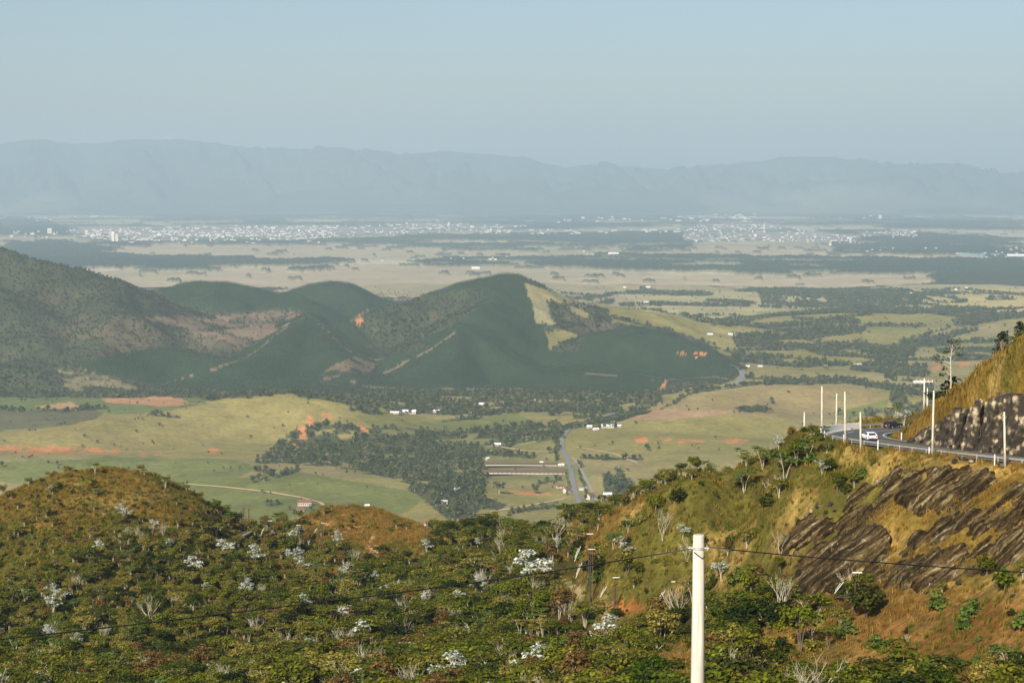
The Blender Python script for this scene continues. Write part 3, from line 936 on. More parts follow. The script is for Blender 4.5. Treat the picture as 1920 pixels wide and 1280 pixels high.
# ------------------------------------------------------------------ far mountains
CR = [(-600, 300), (-150, 275), (0, 268), (80, 265), (180, 270), (280, 263), (340, 260), (420, 272), (500, 280), (560, 278), (620, 272), (680, 282), (760, 287), (850, 285), (920, 290), (1000, 298), (1060, 310), (1130, 306), (1200, 312), (1290, 320), (1350, 306), (1430, 298), (1510, 292), (1600, 300), (1680, 306), (1750, 305), (1850, 318), (1920, 325), (2060, 330), (2500, 330)]
X_, Y_ = MTG.X, MTG.Y
pxm = 960 + F * X_ / Y_
cy_ = np.interp(pxm, [c[0] for c in CR], [c[1] for c in CR])
zc = (350 - cy_) / F * 38500.0
prof = np.interp(Y_, [31200, 32500, 34500, 38500, 43500], [0, .10, .38, 1.0, .3])
rg = 1 - np.abs(fbm(X_ + Y_ * .25, Y_ * .55, 1700, 5, 3.0) - .5) * 2
rg2 = 1 - np.abs(fbm(X_ - Y_ * .2, Y_ * .7, 700, 4, 13.0) - .5) * 2
hh = (zc - FLOOR) * prof
mid_ = np.clip(prof * (1 - prof) * 4, 0, 1)
MTG.Z = FLOOR - 5 + hh + ((rg - .8) * 1300 + (rg2 - .8) * 600) * mid_ + (fbm(X_, Y_, 900, 4) - .5) * 170 * prof
for c in [(1560, 342, 34500), (1680, 355, 34200), (1850, 345, 35000), (260, 350, 34500), (420, 345, 34800), (620, 355, 34000), (880, 345, 34500), (1150, 352, 34000), (1320, 360, 33500), (60, 345, 34800)]:
    a = P(*c)
    rr = ((X_ - a[0]) / 1500) ** 2 + ((Y_ - a[1]) / 1300) ** 2
    MTG.Z = smax(MTG.Z, FLOOR + (a[2] - FLOOR) * np.exp(-rr * .7) + (rg2 - .8) * 200 * np.exp(-rr), 40)
MTG.Z = np.maximum(MTG.Z, FLOOR - 4)
px, py = proj(X_, Y_, MTG.Z)
pt = sstep(.50, .62, fbm(X_, Y_, 2500, 4, 44.0)) * sstep(345, 385, py)
cmn = L3((.05, .07, .05), (.15, .145, .10), np.clip(pt + inpoly(px, py, [(1480, 372), (1540, 345), (1650, 345), (1730, 375), (1600, 392)]) * .8, 0, 1))
MTG.Y = MTG.Y
obj("mountain_range", grid_mesh("mountain_range", MTG, M['mountain'], cmn), kind='structure', label="long hazy blue mountain range on the horizon")

# ------------------------------------------------------------------ haze
hz = MB()
hz.box((0, 22400, 200), (42000, 45600, 1500))
m, n, l, b = new_mat("haze_air")
n.remove(b)
pv = n.new("ShaderNodeVolumePrincipled")
pv.inputs["Density"].default_value = HAZE_DENSITY
pv.inputs["Color"].default_value = (*HAZE_COLOR, 1)
pv.inputs["Anisotropy"].default_value = 0.1
l.new(pv.outputs[0], n["Material Output"].inputs["Volume"])
obj("haze", hz.mesh("haze", m), kind='stuff')

# ------------------------------------------------------------------ plants: builders
def clump(mb, c, r, n, size, i, up=.8):
    for _ in range(n):
        while True:
            p = Vector((rnd.uniform(-1, 1), rnd.uniform(-1, 1), rnd.uniform(-1, 1)))
            if .25 < p.length < 1: break
        q = Vector((c[0] + p.x * r[0], c[1] + p.y * r[1], c[2] + p.z * r[2]))
        nr = Vector((p.x * .6 + rnd.uniform(-.5, .5), p.y * .6 + rnd.uniform(-.5, .5), up + p.z * .5)).normalized()
        a = nr.cross(Vector((rnd.uniform(-1, 1), rnd.uniform(-1, 1), .1))).normalized()
        b = nr.cross(a)
        s = size * rnd.uniform(.6, 1.3)
        t = s * rnd.uniform(.5, .9)
        mb.add([q - a * s - b * t * .3, q + b * t * -.9, q + a * s * .9 + b * t * .1, q + b * t + nr * s * .25], [(0, 1, 2, 3)], i)

def make_tree(kind, sd_):
    """returns (wood mesh builder, crown mesh builder) for a plant about 1 unit = 1 metre"""
    rnd.seed(sd_)
    wd, cr = MB(), MB()
    if kind in ('leafy', 'umbrella', 'silver'):
        H = 6.0
        ns = {'leafy': 4, 'umbrella': 3, 'silver': 4}[kind]
        for s in range(ns):
            a = s * 2 * math.pi / ns + rnd.uniform(-.5, .5)
            lean = rnd.uniform(.5, 1.6) * (1.2 if kind == 'umbrella' else 1)
            top = Vector((math.cos(a) * lean, math.sin(a) * lean, H * rnd.uniform(.62, .9)))
            mid = Vector((top.x * .35 + rnd.uniform(-.15, .15), top.y * .35 + rnd.uniform(-.15, .15), H * .4))
            wd.tube([(0, 0, -.6), tuple(mid), tuple(top)], [.10, .065, .03], 4, 0)
            for b in range(4):
                aa = rnd.uniform(0, 6.28)
                ln = rnd.uniform(.7, 1.6)
                e = top + Vector((math.cos(aa) * ln, math.sin(aa) * ln, rnd.uniform(-.9, .8)))
                wd.tube([tuple(mid.lerp(top, rnd.uniform(.3, .9))), tuple(e)], [.05, .02], 3, 0)
                if kind == 'umbrella':
                    clump(cr, e, (1.2, 1.2, .20), 48, .27, 0, 1.3)
                elif kind == 'silver':
                    clump(cr, e, (.85, .85, .42), 28, .28, 0, .9)
                else:
                    clump(cr, e, (1.1, 1.1, .55), 60, .26, 0, .8)
    elif kind == 'round':
        wd.tube([(0, 0, -.6), (.1, 0, 1.6), (0, .1, 3)], [.2, .14, .06], 5, 0)
        for b in range(15):
            a = rnd.uniform(0, 6.28)
            rr = rnd.uniform(.3, 1.7)
            clump(cr, (math.cos(a) * rr, math.sin(a) * rr, 1.6 + rnd.uniform(0, 2.6) * (1 - rr / 3)), (.85, .85, .6), 60, .25, 0, .6)
    elif kind == 'shrub':
        for s in range(3):
            wd.tube([(0, 0, -.4), (rnd.uniform(-.5, .5), rnd.uniform(-.5, .5), 1.2)], [.06, .02], 3, 0)
        for b in range(9):
            a = rnd.uniform(0, 6.28)
            rr = rnd.uniform(0, 1.15)
            clump(cr, (math.cos(a) * rr, math.sin(a) * rr, rnd.uniform(.3, 1.5) * (1 - rr / 2.6)), (.62, .62, .42), 40, .20, 0, .6)
    elif kind == 'bare':
        def grow(p, d, ln, r, lev):
            e = p + d * ln + Vector((0, 0, ln * .12))
            md = p.lerp(e, .5) + Vector((rnd.uniform(-1, 1), rnd.uniform(-1, 1), rnd.uniform(-.5, .5))) * ln * .08
            wd.tube([tuple(p), tuple(md), tuple(e)], [r, r * .8, r * .55], 4 if lev < 2 else 3, 0, False)
            if lev < 3:
                for k in range(3):
                    nd = (d + Vector((rnd.uniform(-1, 1), rnd.uniform(-1, 1), rnd.uniform(-.1, .6))) * .75).normalized()
                    grow(p.lerp(e, rnd.uniform(.55, 1)), nd, ln * rnd.uniform(.55, .75), r * .55, lev + 1)
        for s in range(3):
            a = s * 2.1 + rnd.uniform(-.4, .4)
            grow(Vector((0, 0, -.5)), Vector((math.cos(a) * .28, math.sin(a) * .28, 1)).normalized(), 2.9, .075, 0)
    elif kind == 'pine':
        wd.tube([(0, 0, -.6), (0, 0, 4), (0, 0, 7.6)], [.2, .12, .03], 5, 0)
        for k in range(26):
            z = 1.2 + 6.2 * k / 26
            a = k * 2.4
            ln = (7.8 - z) * .42 * rnd.uniform(.7, 1.15)
            e = Vector((math.cos(a) * ln, math.sin(a) * ln, z + .25))
            wd.tube([(0, 0, z), tuple(e)], [.045, .015], 3, 0)
            clump(cr, e * .85 + Vector((0, 0, z * .15)), (.6, .6, .35), 24, .22, 0, .7)
            clump(cr, (e.x * .45, e.y * .45, z + .1), (.55, .55, .3), 16, .22, 0, .7)
    elif kind == 'valley':      # seen from kilometres away: few, larger leaf masses
        wd.tube([(0, 0, -1), (0, 0, 4.5)], [.3, .15], 4, 0)
        for b in range(9):
            a = rnd.uniform(0, 6.28)
            rr = rnd.uniform(.3, 2.6)
            clump(cr, (math.cos(a) * rr, math.sin(a) * rr, 4.2 + rnd.uniform(-1.5, 2.6) * (1 - rr / 5)), (1.7, 1.7, 1.2), 9, 1.0, 0, .6)
    elif kind == 'euc':
        wd.tube([(0, 0, -1), (0, 0, 5)], [.18, .08], 3, 0)
        for b in range(4):
            clump(cr, (rnd.uniform(-.5, .5), rnd.uniform(-.5, .5), 2.2 + b * 1.7), (1.35 - b * .22, 1.35 - b * .22, .9), 6, .95 - b * .1, 0, .5)
    return wd, cr

def proto(name, kind, seed, bark, leaf):
    wd, cr = make_tree(kind, seed)
    tm_ = wd.mesh("trunk", M[bark])
    cm_ = cr.mesh("crown", M[leaf]) if cr.V else None
    jn = MB()
    jn.add(wd.V, wd.F, 0)
    if cr.V: jn.add(cr.V, cr.F, 1)
    jm = jn.mesh(name, [M[bark], M[leaf]])
    return dict(name=name, trunk=tm_, crown=cm_, join=jm)

PR = {
    'leafy_a': proto("leafy_tree", 'leafy', 1, 'bark', 'leaf_green'), 'leafy_b': proto("leafy_tree", 'leafy', 2, 'bark_pale', 'leaf_olive'),
    'leafy_c': proto("leafy_tree", 'leafy', 3, 'bark_pale', 'leaf_green'), 'round_a': proto("leafy_tree", 'round', 4, 'bark_dark', 'leaf_dark'),
    'round_b': proto("leafy_tree", 'round', 5, 'bark', 'leaf_green'), 'umb_a': proto("umbrella_tree", 'umbrella', 6, 'bark_pale', 'leaf_green'),
    'umb_b': proto("umbrella_tree", 'umbrella', 7, 'bark_pale', 'leaf_olive'), 'umb_c': proto("umbrella_tree", 'umbrella', 17, 'bark_pale', 'leaf_bright'),
    'shrub_a': proto("shrub", 'shrub', 8, 'bark', 'leaf_green'), 'shrub_b': proto("shrub", 'shrub', 9, 'bark', 'leaf_olive'), 'shrub_c': proto("shrub", 'shrub', 10, 'bark', 'leaf_dark'),
    'shrub_d': proto("shrub", 'shrub', 18, 'bark', 'leaf_bright'),
    'leafy_d': proto("leafy_tree", 'leafy', 41, 'bark', 'leaf_dark'), 'leafy_e': proto("leafy_tree", 'leafy', 42, 'bark_pale', 'leaf_brown'), 'round_c': proto("leafy_tree", 'round', 43, 'bark_dark', 'leaf_olive'),
    'umb_d': proto("umbrella_tree", 'umbrella', 44, 'bark', 'leaf_green'), 'shrub_e': proto("shrub", 'shrub', 45, 'bark', 'leaf_brown'),
    'silver_a': proto("silver_tree", 'silver', 11, 'bark_pale', 'leaf_silver'), 'silver_b': proto("silver_tree", 'silver', 12, 'bark_pale', 'leaf_silver'),
    'bare_a': proto("bare_tree", 'bare', 13, 'bark_pale', 'leaf_olive'), 'bare_b': proto("bare_tree", 'bare', 14, 'bark_pale', 'leaf_olive'),
    'pine': proto("pine_tree", 'pine', 15, 'bark_dark', 'leaf_pine'), 'tall': proto("umbrella_tree", 'umbrella', 16, 'bark', 'leaf_dark'),
    'val_a': proto("valley_tree", 'valley', 21, 'bark_dark', 'leaf_valley'), 'val_b': proto("valley_tree", 'valley', 22, 'bark_dark', 'leaf_valley'), 'val_c': proto("valley_tree", 'valley', 23, 'bark_pale', 'leaf_valley_grey'),
    'euc_a': proto("eucalyptus", 'euc', 24, 'bark_pale', 'leaf_euc'), 'euc_b': proto("eucalyptus", 'euc', 25, 'bark_pale', 'leaf_euc'),
    'scr_a': proto("scrub_bush", 'valley', 26, 'bark', 'leaf_scrub'),
}
def tuft(seed, mat, n=16):
    rnd.seed(seed)
    mb = MB()
    for k in range(n):
        a = rnd.uniform(0, 6.28)
        r = rnd.uniform(0, .55)
        x, y = math.cos(a) * r, math.sin(a) * r
        h = rnd.uniform(.5, 1.0)
        lx, ly = rnd.uniform(-.35, .35), rnd.uniform(-.35, .35)
        wd = rnd.uniform(.03, .07)
        b = rnd.uniform(0, 6.28)
        cx, cy = math.cos(b) * wd, math.sin(b) * wd
        mb.add([(x - cx, y - cy, -.1), (x + cx, y + cy, -.1), (x + lx * .5 + cx * .7, y + ly * .5 + cy * .7, h * .6), (x + lx, y + ly, h)], [(0, 1, 2, 3)])
    return dict(join=mb.mesh("grass_tuft", M[mat]))
PR['tuft_a'] = tuft(31, 'grass')
PR['tuft_b'] = tuft(32, 'grass')
PR['tuft_g'] = tuft(33, 'grass_g')

_src = {}
def source(key):
    if key not in _src:
        _src[key] = bpy.data.objects.new("plant_source_" + key, PR[key]['join'])
    return _src[key]

def scatter(name, pts, rot, scl, pick, keys, label):
    me = bpy.data.meshes.new(name)
    me.vertices.add(len(pts))
    me.vertices.foreach_set("co", np.asarray(pts, np.float32).ravel())
    for nm, ty, arr in (("plant_turn", 'FLOAT', rot), ("plant_size", 'FLOAT', scl), ("plant_pick", 'INT', pick)):
        a = me.attributes.new(nm, ty, 'POINT')
        a.data.foreach_set("value", np.asarray(arr, np.float32 if ty == 'FLOAT' else np.int32))
    o = obj(name, me, kind='stuff', label=label)
    ng = bpy.data.node_groups.new(name + "_nodes", 'GeometryNodeTree')
    ng.interface.new_socket(name="Geometry", in_out='INPUT', socket_type='NodeSocketGeometry')
    ng.interface.new_socket(name="Geometry", in_out='OUTPUT', socket_type='NodeSocketGeometry')
    N, Lk = ng.nodes, ng.links
    gi, go = N.new("NodeGroupInput"), N.new("NodeGroupOutput")
    iop = N.new("GeometryNodeInstanceOnPoints")
    iop.inputs["Pick Instance"].default_value = True
    g2i = N.new("GeometryNodeJoinGeometry")
    for k in reversed(keys):
        oi = N.new("GeometryNodeObjectInfo")
        oi.inputs["Object"].default_value = source(k)
        oi.inputs["As Instance"].default_value = True
        Lk.new(oi.outputs["Geometry"], g2i.inputs[0])
    def attr(nm, ty):
        a = N.new("GeometryNodeInputNamedAttribute")
        a.data_type = ty
        a.inputs["Name"].default_value = nm
        return a.outputs["Attribute"]
    cb = N.new("ShaderNodeCombineXYZ")
    Lk.new(attr("plant_turn", 'FLOAT'), cb.inputs["Z"])
    Lk.new(gi.outputs[0], iop.inputs["Points"])
    Lk.new(g2i.outputs[0], iop.inputs["Instance"])
    Lk.new(attr("plant_pick", 'INT'), iop.inputs["Instance Index"])
    Lk.new(cb.outputs[0], iop.inputs["Rotation"])
    Lk.new(attr("plant_size", 'FLOAT'), iop.inputs["Scale"])
    Lk.new(iop.outputs[0], go.inputs[0])
    md = o.modifiers.new("plants", 'NODES')
    md.node_group = ng
    return o

def plant(key, loc, rz, sc, label, cat, group=None, squash=1.0):
    p = PR[key]
    o = empty(p['name'], loc, rz, label=label, cat=cat, group=group)
    o.scale = (sc, sc, sc * squash)
    obj("trunk", p['trunk'], o)
    if p['crown']: obj("crown", p['crown'], o)
    return o

# ------------------------------------------------------------------ foreground planting
# rock slabs (outlines on the slope)
SLABS = [
    ([(1352, 1168), (1400, 1130), (1460, 1088), (1500, 1050), (1560, 1003), (1620, 985), (1678, 1002), (1668, 1050), (1650, 1092), (1560, 1112), (1450, 1135), (1375, 1172)], "large streaked grey rock slab in the middle of the slope"),
    ([(1455, 1022), (1480, 988), (1530, 966), (1572, 962), (1560, 998), (1500, 1035), (1466, 1042)], "dark rounded rock outcrop at the left end of the upper slope"),
    ([(1568, 985), (1585, 940), (1640, 902), (1692, 872), (1692, 900), (1655, 955), (1622, 978), (1582, 1002)], "slanting grey rock rib below the first poles"),
    ([(1672, 935), (1690, 892), (1740, 872), (1800, 876), (1862, 884), (1872, 905), (1820, 940), (1760, 962), (1700, 962)], "dark rock face with white streaks just below the road"),
    ([(1690, 1010), (1790, 965), (1860, 940), (1900, 912), (1960, 900), (1960, 925), (1880, 962), (1800, 1000), (1720, 1030), (1684, 1056)], "long dark band of rock slanting to the right edge"),
    ([(1795, 1000), (1850, 958), (1900, 930), (1990, 915), (1990, 975), (1880, 988), (1815, 1012)], "dark rock bulge at the right edge under the long band"),
    ([(1668, 1056), (1760, 1024), (1815, 1032), (1845, 1052), (1800, 1092), (1720, 1112), (1662, 1098)], "blocky pale streaked rock low on the slope"),
    ([(1800, 1056), (1850, 1014), (1930, 988), (1990, 985), (1990, 1030), (1870, 1070), (1812, 1086)], "smooth brown rock slab at the right edge above the bushes"),
    ([(1338, 1176), (1352, 1142), (1420, 1106), (1446, 1132), (1405, 1160), (1362, 1184)], "rough low tail of rock beside the concrete pole"),
]
ROCKMAT, n, l, b = new_mat("streaked_rock")
b.inputs["Roughness"].default_value = .9
b.inputs["Specular IOR Level"].default_value = .04
geo = n.new("ShaderNodeNewGeometry")
ga = n.new("ShaderNodeAttribute")
ga.attribute_name = "grain"
mp = n.new("ShaderNodeMapping")
mp.inputs["Scale"].default_value = (2.0, .16, .8)
l.new(ga.outputs["Vector"], mp.inputs["Vector"])
t1 = n.new("ShaderNodeTexNoise")
t1.inputs["Scale"].default_value = 1.0
t1.inputs["Detail"].default_value = 7
t1.inputs["Roughness"].default_value = .68
t1.inputs["Distortion"].default_value = .3
l.new(mp.outputs[0], t1.inputs["Vector"])
cr_ = n.new("ShaderNodeValToRGB")
cr_.color_ramp.elements[0].position = .43
cr_.color_ramp.elements[0].color = (.022, .015, .007, 1)
cr_.color_ramp.elements[1].position = .72
cr_.color_ramp.elements[1].color = (.46, .41, .29, 1)
e = cr_.color_ramp.elements.new(.52)
e.color = (.068, .046, .019, 1)
e = cr_.color_ramp.elements.new(.585)
e.color = (.145, .105, .050, 1)
l.new(t1.outputs["Fac"], cr_.inputs["Fac"])
tf = n.new("ShaderNodeTexNoise")
tf.inputs["Scale"].default_value = 1.6
tf.inputs["Detail"].default_value = 8
tf.inputs["Roughness"].default_value = .75
l.new(geo.outputs["Position"], tf.inputs["Vector"])
rf_ = n.new("ShaderNodeMapRange")
rf_.inputs["From Min"].default_value = .35
rf_.inputs["From Max"].default_value = .65
rf_.inputs["To Min"].default_value = .55
rf_.inputs["To Max"].default_value = 1.5
l.new(tf.outputs["Fac"], rf_.inputs["Value"])
sc2 = n.new("ShaderNodeVectorMath")
sc2.operation = 'SCALE'
l.new(cr_.outputs["Color"], sc2.inputs[0])
l.new(rf_.outputs[0], sc2.inputs["Scale"])
l.new(sc2.outputs[0], b.inputs["Base Color"])
t2 = n.new("ShaderNodeTexNoise")
t2.inputs["Scale"].default_value = .8
t2.inputs["Detail"].default_value = 8
l.new(geo.outputs["Position"], t2.inputs["Vector"])
bp = n.new("ShaderNodeBump")
bp.inputs["Distance"].default_value = .6
l.new(t2.outputs["Fac"], bp.inputs["Height"])
l.new(bp.outputs[0], b.inputs["Normal"])
M['rock'] = ROCKMAT

def seg_dist(px, py, poly):
    best = np.full(px.shape, 1e9)
    for i in range(len(poly)):
        x0, y0 = poly[i]
        x1, y1 = poly[(i + 1) % len(poly)]
        dx, dy = x1 - x0, y1 - y0
        t = np.clip(((px - x0) * dx + (py - y0) * dy) / (dx * dx + dy * dy + 1e-9), 0, 1)
        best = np.minimum(best, np.hypot(px - x0 - t * dx, py - y0 - t * dy))
    return best

for poly, lab in SLABS:
    xs = np.arange(min(p[0] for p in poly) - 6, max(p[0] for p in poly) + 7, 1.9)
    ys = np.arange(min(p[1] for p in poly) - 6, max(p[1] for p in poly) + 7, 1.9)
    GX, GY = np.meshgrid(xs, ys)
    h = hit(GX.ravel(), GY.ravel(), (FGG,)).reshape(GX.shape + (3,))
    ins = inpoly(GX, GY, poly) & ~np.isnan(h[..., 0])
    ac = GX * .60 + GY * .80
    al = GX * .80 - GY * .60
    wob = (fbm(al, ac * 2.2, 26, 4, 5.0) - .5) * 34
    dist = seg_dist(GX, GY, poly) * np.where(ins, 1, -1) + wob
    th = np.clip(dist * .10, -.5, 1.2)
    st = fbm(ac, al * .13, 9, 4, 3.0)
    big = fbm(ac, al * .35, 34, 2, 9.0)
    saw = (ac / 17 + fbm(al, ac, 60, 3, 2.0) * 2.2) % 1.0
    th = th + ((st - .5) * 1.1 + (big - .5) * 3.4 + (saw - .5) * .5) * sstep(0, 12, dist) + (fbm(GX, GY, 7, 4, 7.0) - .5) * .9 * sstep(0, 6, dist)
    Vn = h + th[..., None] * np.array([-.1, -.75, .65])
    keep = (dist > -5) & ~np.isnan(h[..., 0])
    idn = np.full(GX.shape, -1)
    idn[keep] = np.arange(keep.sum())
    q4 = np.stack([idn[:-1, :-1], idn[1:, :-1], idn[1:, 1:], idn[:-1, 1:]], -1).reshape(-1, 4)
    q4 = q4[(q4 >= 0).all(1)]
    me = mesh("rock_slab", Vn[keep], q4, M['rock'], smooth=False)
    gr = me.attributes.new("grain", 'FLOAT_VECTOR', 'POINT')
    gr.data.foreach_set("vector", np.stack([ac / 12.0, al / 12.0, th * .4], -1)[keep].astype(np.float32).ravel())
    obj("rock_slab", me, label=lab, cat="rock")

def in_slab(px, py, m=0):
    r = np.zeros(px.shape, bool)
    for poly, _ in SLABS:
        r |= inpoly(px, py, poly)
    return r

# random plants over the whole visible hillside
def rand_fg(n):
    u = R.uniform(-.315, .345, n)
    d = np.sqrt(R.uniform(190 ** 2, 860 ** 2, n))
    x = u * d
    z = zfun(x, d)
    return x, d, z

def off_road(x, y, m=2.0):
    dd, _ = line_dist(x, y, ROAD)
    return dd > RW + m

x, y, z = rand_fg(42000)
px, py = proj(x, y, z)
keep = (py < 1420) & seen_fg(x, y, z + 6, .004)
den = tree_density(px, py)
lump = fbm(x, y, 22, 3, 14.0)
prob = den * .95 * np.where(den < .5, sstep(.42, .62, lump) * 2.0, .55 + .9 * sstep(.35, .6, lump))
keep &= R.rand(len(x)) < prob
keep &= ~in_slab(px, py) & off_road(x, y, 3.5)
track_zone = inpoly(px, py, [(1020, 1135), (1020, 1060), (1110, 1060), (1290, 1150), (1290, 1165)]) | inpoly(px, py, [(400, 1030), (430, 985), (490, 985), (470, 1020)])
keep &= ~track_zone
x, y, z, px, py, den = [a[keep] for a in (x, y, z, px, py, den)]
# thin out overlapping ones
cell = {}
ok = np.zeros(len(x), bool)
for i in range(len(x)):
    k = (int(x[i] // 1.9), int(y[i] // 2.4))
    if k not in cell:
        cell[k] = 1
        ok[i] = True
x, y, z, px, py, den = [a[ok] for a in (x, y, z, px, py, den)]
keysF = ['leafy_a', 'leafy_b', 'leafy_c', 'round_a', 'round_b', 'umb_a', 'umb_b', 'umb_c', 'shrub_a', 'shrub_b', 'shrub_c', 'shrub_d', 'bare_a', 'bare_b', 'silver_a', 'leafy_d', 'leafy_e', 'round_c', 'umb_d', 'shrub_e']
wF = np.array([.10, .05, .08, .11, .07, .06, .03, .02, .11, .06, .08, .03, .018, .015, .013, .09, .03, .03, .05, .04])
wG = np.array([.03, .03, .03, .04, .03, .03, .03, .02, .22, .16, .16, .07, .014, .010, .006, .02, .01, .01, .02, .08])
ch = np.array([R.choice(len(keysF), p=(wF if d > .5 else wG) / (wF if d > .5 else wG).sum()) for d in np.where((px < 560) & (py < 1200), den * .55, den)])
isshrub = ((ch >= 8) & (ch <= 11)) | (ch == 19)
sc = np.where(isshrub, R.uniform(.6, 1.8, len(x)), .42 + .95 * R.beta(1.6, 2.6, len(x)))
sc *= np.where(px < 520, .78, 1.0) * np.interp(py, [880, 1000, 1280], [.62, .8, 1.12])
sc *= np.where((den < .5) & (px < 900), .8, 1)
rot = R.uniform(0, 6.28, len(x))
inview = (px > -10) & (px < 1930) & (py < 1300)
size_px = sc * np.where(isshrub, 2, 6) / y
groups = {
    'leafy_tree': ([0, 1, 2, 3, 4, 15, 16, 17], 240, "leafy green hillside tree among many in the foreground wood", "tree", "leafy trees of the foreground wood"),
    'umbrella_tree': ([5, 6, 7, 18], 180, "flat-crowned umbrella tree among many on the foreground slope", "tree", "flat-crowned trees of the foreground slope"),
    'shrub': ([8, 9, 10, 11, 19], 240, "low rounded green shrub among many on the grassy slope", "shrub", "low shrubs scattered over the foreground slope"),
    'bare_tree': ([12, 13], 120, "leafless pale tree among the leafy ones on the slope", "tree", "leafless trees on the foreground slope"),
    'silver_tree': ([14], 60, "small silver-leaved tree among the green ones", "tree", "small silver-leaved trees in the wood"),
}
def region(a, b_):
    if a < 430 and b_ < 985: return "high on the rounded left hill"
    if a < 520: return "on the lower left slope" if b_ < 1180 else "near the bottom left corner"
    if b_ < 1060 and a < 830: return "around the orange knoll"
    if a < 830: return "in the wood left of the silver tree" if b_ < 1180 else "at the bottom edge left of centre"
    if a < 1200: return ("on the far edge of the central wood" if b_ < 1040 else "in the central wood under the cable" if b_ < 1170 else "at the bottom edge near the centre")
    if a < 1420: return "close to the concrete pole" if b_ > 1050 else "on the crest behind the concrete pole"
    if b_ < 960: return "on the crest below the road bend"
    if b_ < 1140: return "beside the streaked rock slabs"
    return "on the lower right slope"
KIND_LABEL = {'leafy_a': "green multi-stemmed tree", 'leafy_b': "olive tree with pale stems", 'leafy_c': "green tree with pale stems", 'round_a': "dark dense rounded tree", 'round_b': "green dense rounded tree",
    'umb_a': "green flat-crowned tree", 'umb_b': "olive flat-crowned tree", 'umb_c': "bright green flat-crowned tree", 'shrub_a': "green rounded shrub", 'shrub_b': "olive rounded shrub", 'shrub_c': "dark green rounded shrub",
    'shrub_d': "bright green rounded shrub", 'bare_a': "leafless pale tree", 'bare_b': "leafless forked pale tree", 'silver_a': "silver-leaved tree", 'leafy_d': "dark green tree with spreading limbs", 'leafy_e': "brownish half-dry tree", 'round_c': "olive rounded tree", 'umb_d': "green flat-topped tree with dark stems", 'shrub_e': "brown dry shrub"}
single = np.zeros(len(x), bool)
for nm, (ids, lim, lab, cat, grp) in groups.items():
    m = np.isin(ch, ids) & inview & seen_fg(x, y, z + sc * 4, 0)
    order = np.argsort(-size_px[m])[:lim]
    idx = np.where(m)[0][order]
    single[idx] = True
    for i in idx:
        plant(keysF[ch[i]], (x[i], y[i], z[i]), rot[i], sc[i], ("tall " if sc[i] > .95 and 'shrub' not in keysF[ch[i]] else "small " if sc[i] < .6 else "") + KIND_LABEL[keysF[ch[i]]] + " " + region(px[i], py[i]), cat, grp)
rest = ~single
scatter("hillside_thicket", np.c_[x, y, z][rest], rot[rest], sc[rest], ch[rest], keysF, "dense thicket of trees and bushes over the foreground slope")
print("thicket", rest.sum(), "single", single.sum())

# low scrub on the open slopes
x, y, z = rand_fg(60000)
px, py = proj(x, y, z)
den = tree_density(px, py)
lump = fbm(x, y, 17, 4, 33.0)
left = (px < 620)
pr = np.where(left, .20 + .75 * sstep(.42, .56, lump + .0009 * (py - 960)), .38 * sstep(.52, .62, lump))
keep = (py < 1320) & (px > -20) & (px < 1940) & seen_fg(x, y, z + 2, .003) & (R.rand(len(x)) < pr) & off_road(x, y, 2.0) & ~in_slab(px, py) & (y < 720)
keep &= ~((inpoly(px, py, GRASS_POLY[1][0])) & (R.rand(len(x)) < .75)) & ~((px > 1700) & (py < 860)) & ~((px < 360) & (py < 960) & (R.rand(len(x)) < .72))
keep &= ~(inpoly(px, py, GRASS_POLY[6][0]))
x, y, z, px, py = [a[keep] for a in (x, y, z, px, py)]
scatter("hillside_scrub", np.c_[x, y, z], R.uniform(0, 6.28, len(x)), R.uniform(.22, .75, len(x)) * np.where(px < 620, 1.0, .9), R.choice(5, len(x), p=[.34, .28, .14, .14, .10]), ['shrub_a', 'shrub_b', 'shrub_c', 'shrub_d', 'leafy_b'], "low green and olive scrub among the dry grass")
print("scrub", len(x))

# dry grass
x, y, z = rand_fg(150000)
px, py = proj(x, y, z)
den = tree_density(px, py)
keep = (py < 1300) & (px > -30) & (px < 1950) & (R.rand(len(x)) < np.where(den < .5, 1.0, .22)) & seen_fg(x, y, z + 1.2, .001)
keep &= off_road(x, y, .6)
ins = in_slab(px, py)
keep &= ~ins | ((fbm(px * .6 + py * .8, (px * .8 - py * .6) * .3, 14, 3, 3.0) > .55) & (R.rand(len(x)) < .8))
x, y, z, px, py, den = [a[keep] for a in (x, y, z, px, py, den)]
g = ((fbm(x, y, 26, 4, 1.0) > .5) & (R.rand(len(x)) < .75)) | ((px < 560) & (R.rand(len(x)) < .45))
pk = np.where(g, 2, R.randint(0, 2, len(x)))
scatter("dry_grass", np.c_[x, y, z], R.uniform(0, 6.28, len(x)), R.uniform(.6, 1.45, len(x)) * np.interp(y, [250, 600], [.8, 1.0]), pk, ['tuft_a', 'tuft_b', 'tuft_g'], "tall dry orange and straw coloured grass on the slopes")
print("tufts", len(x))

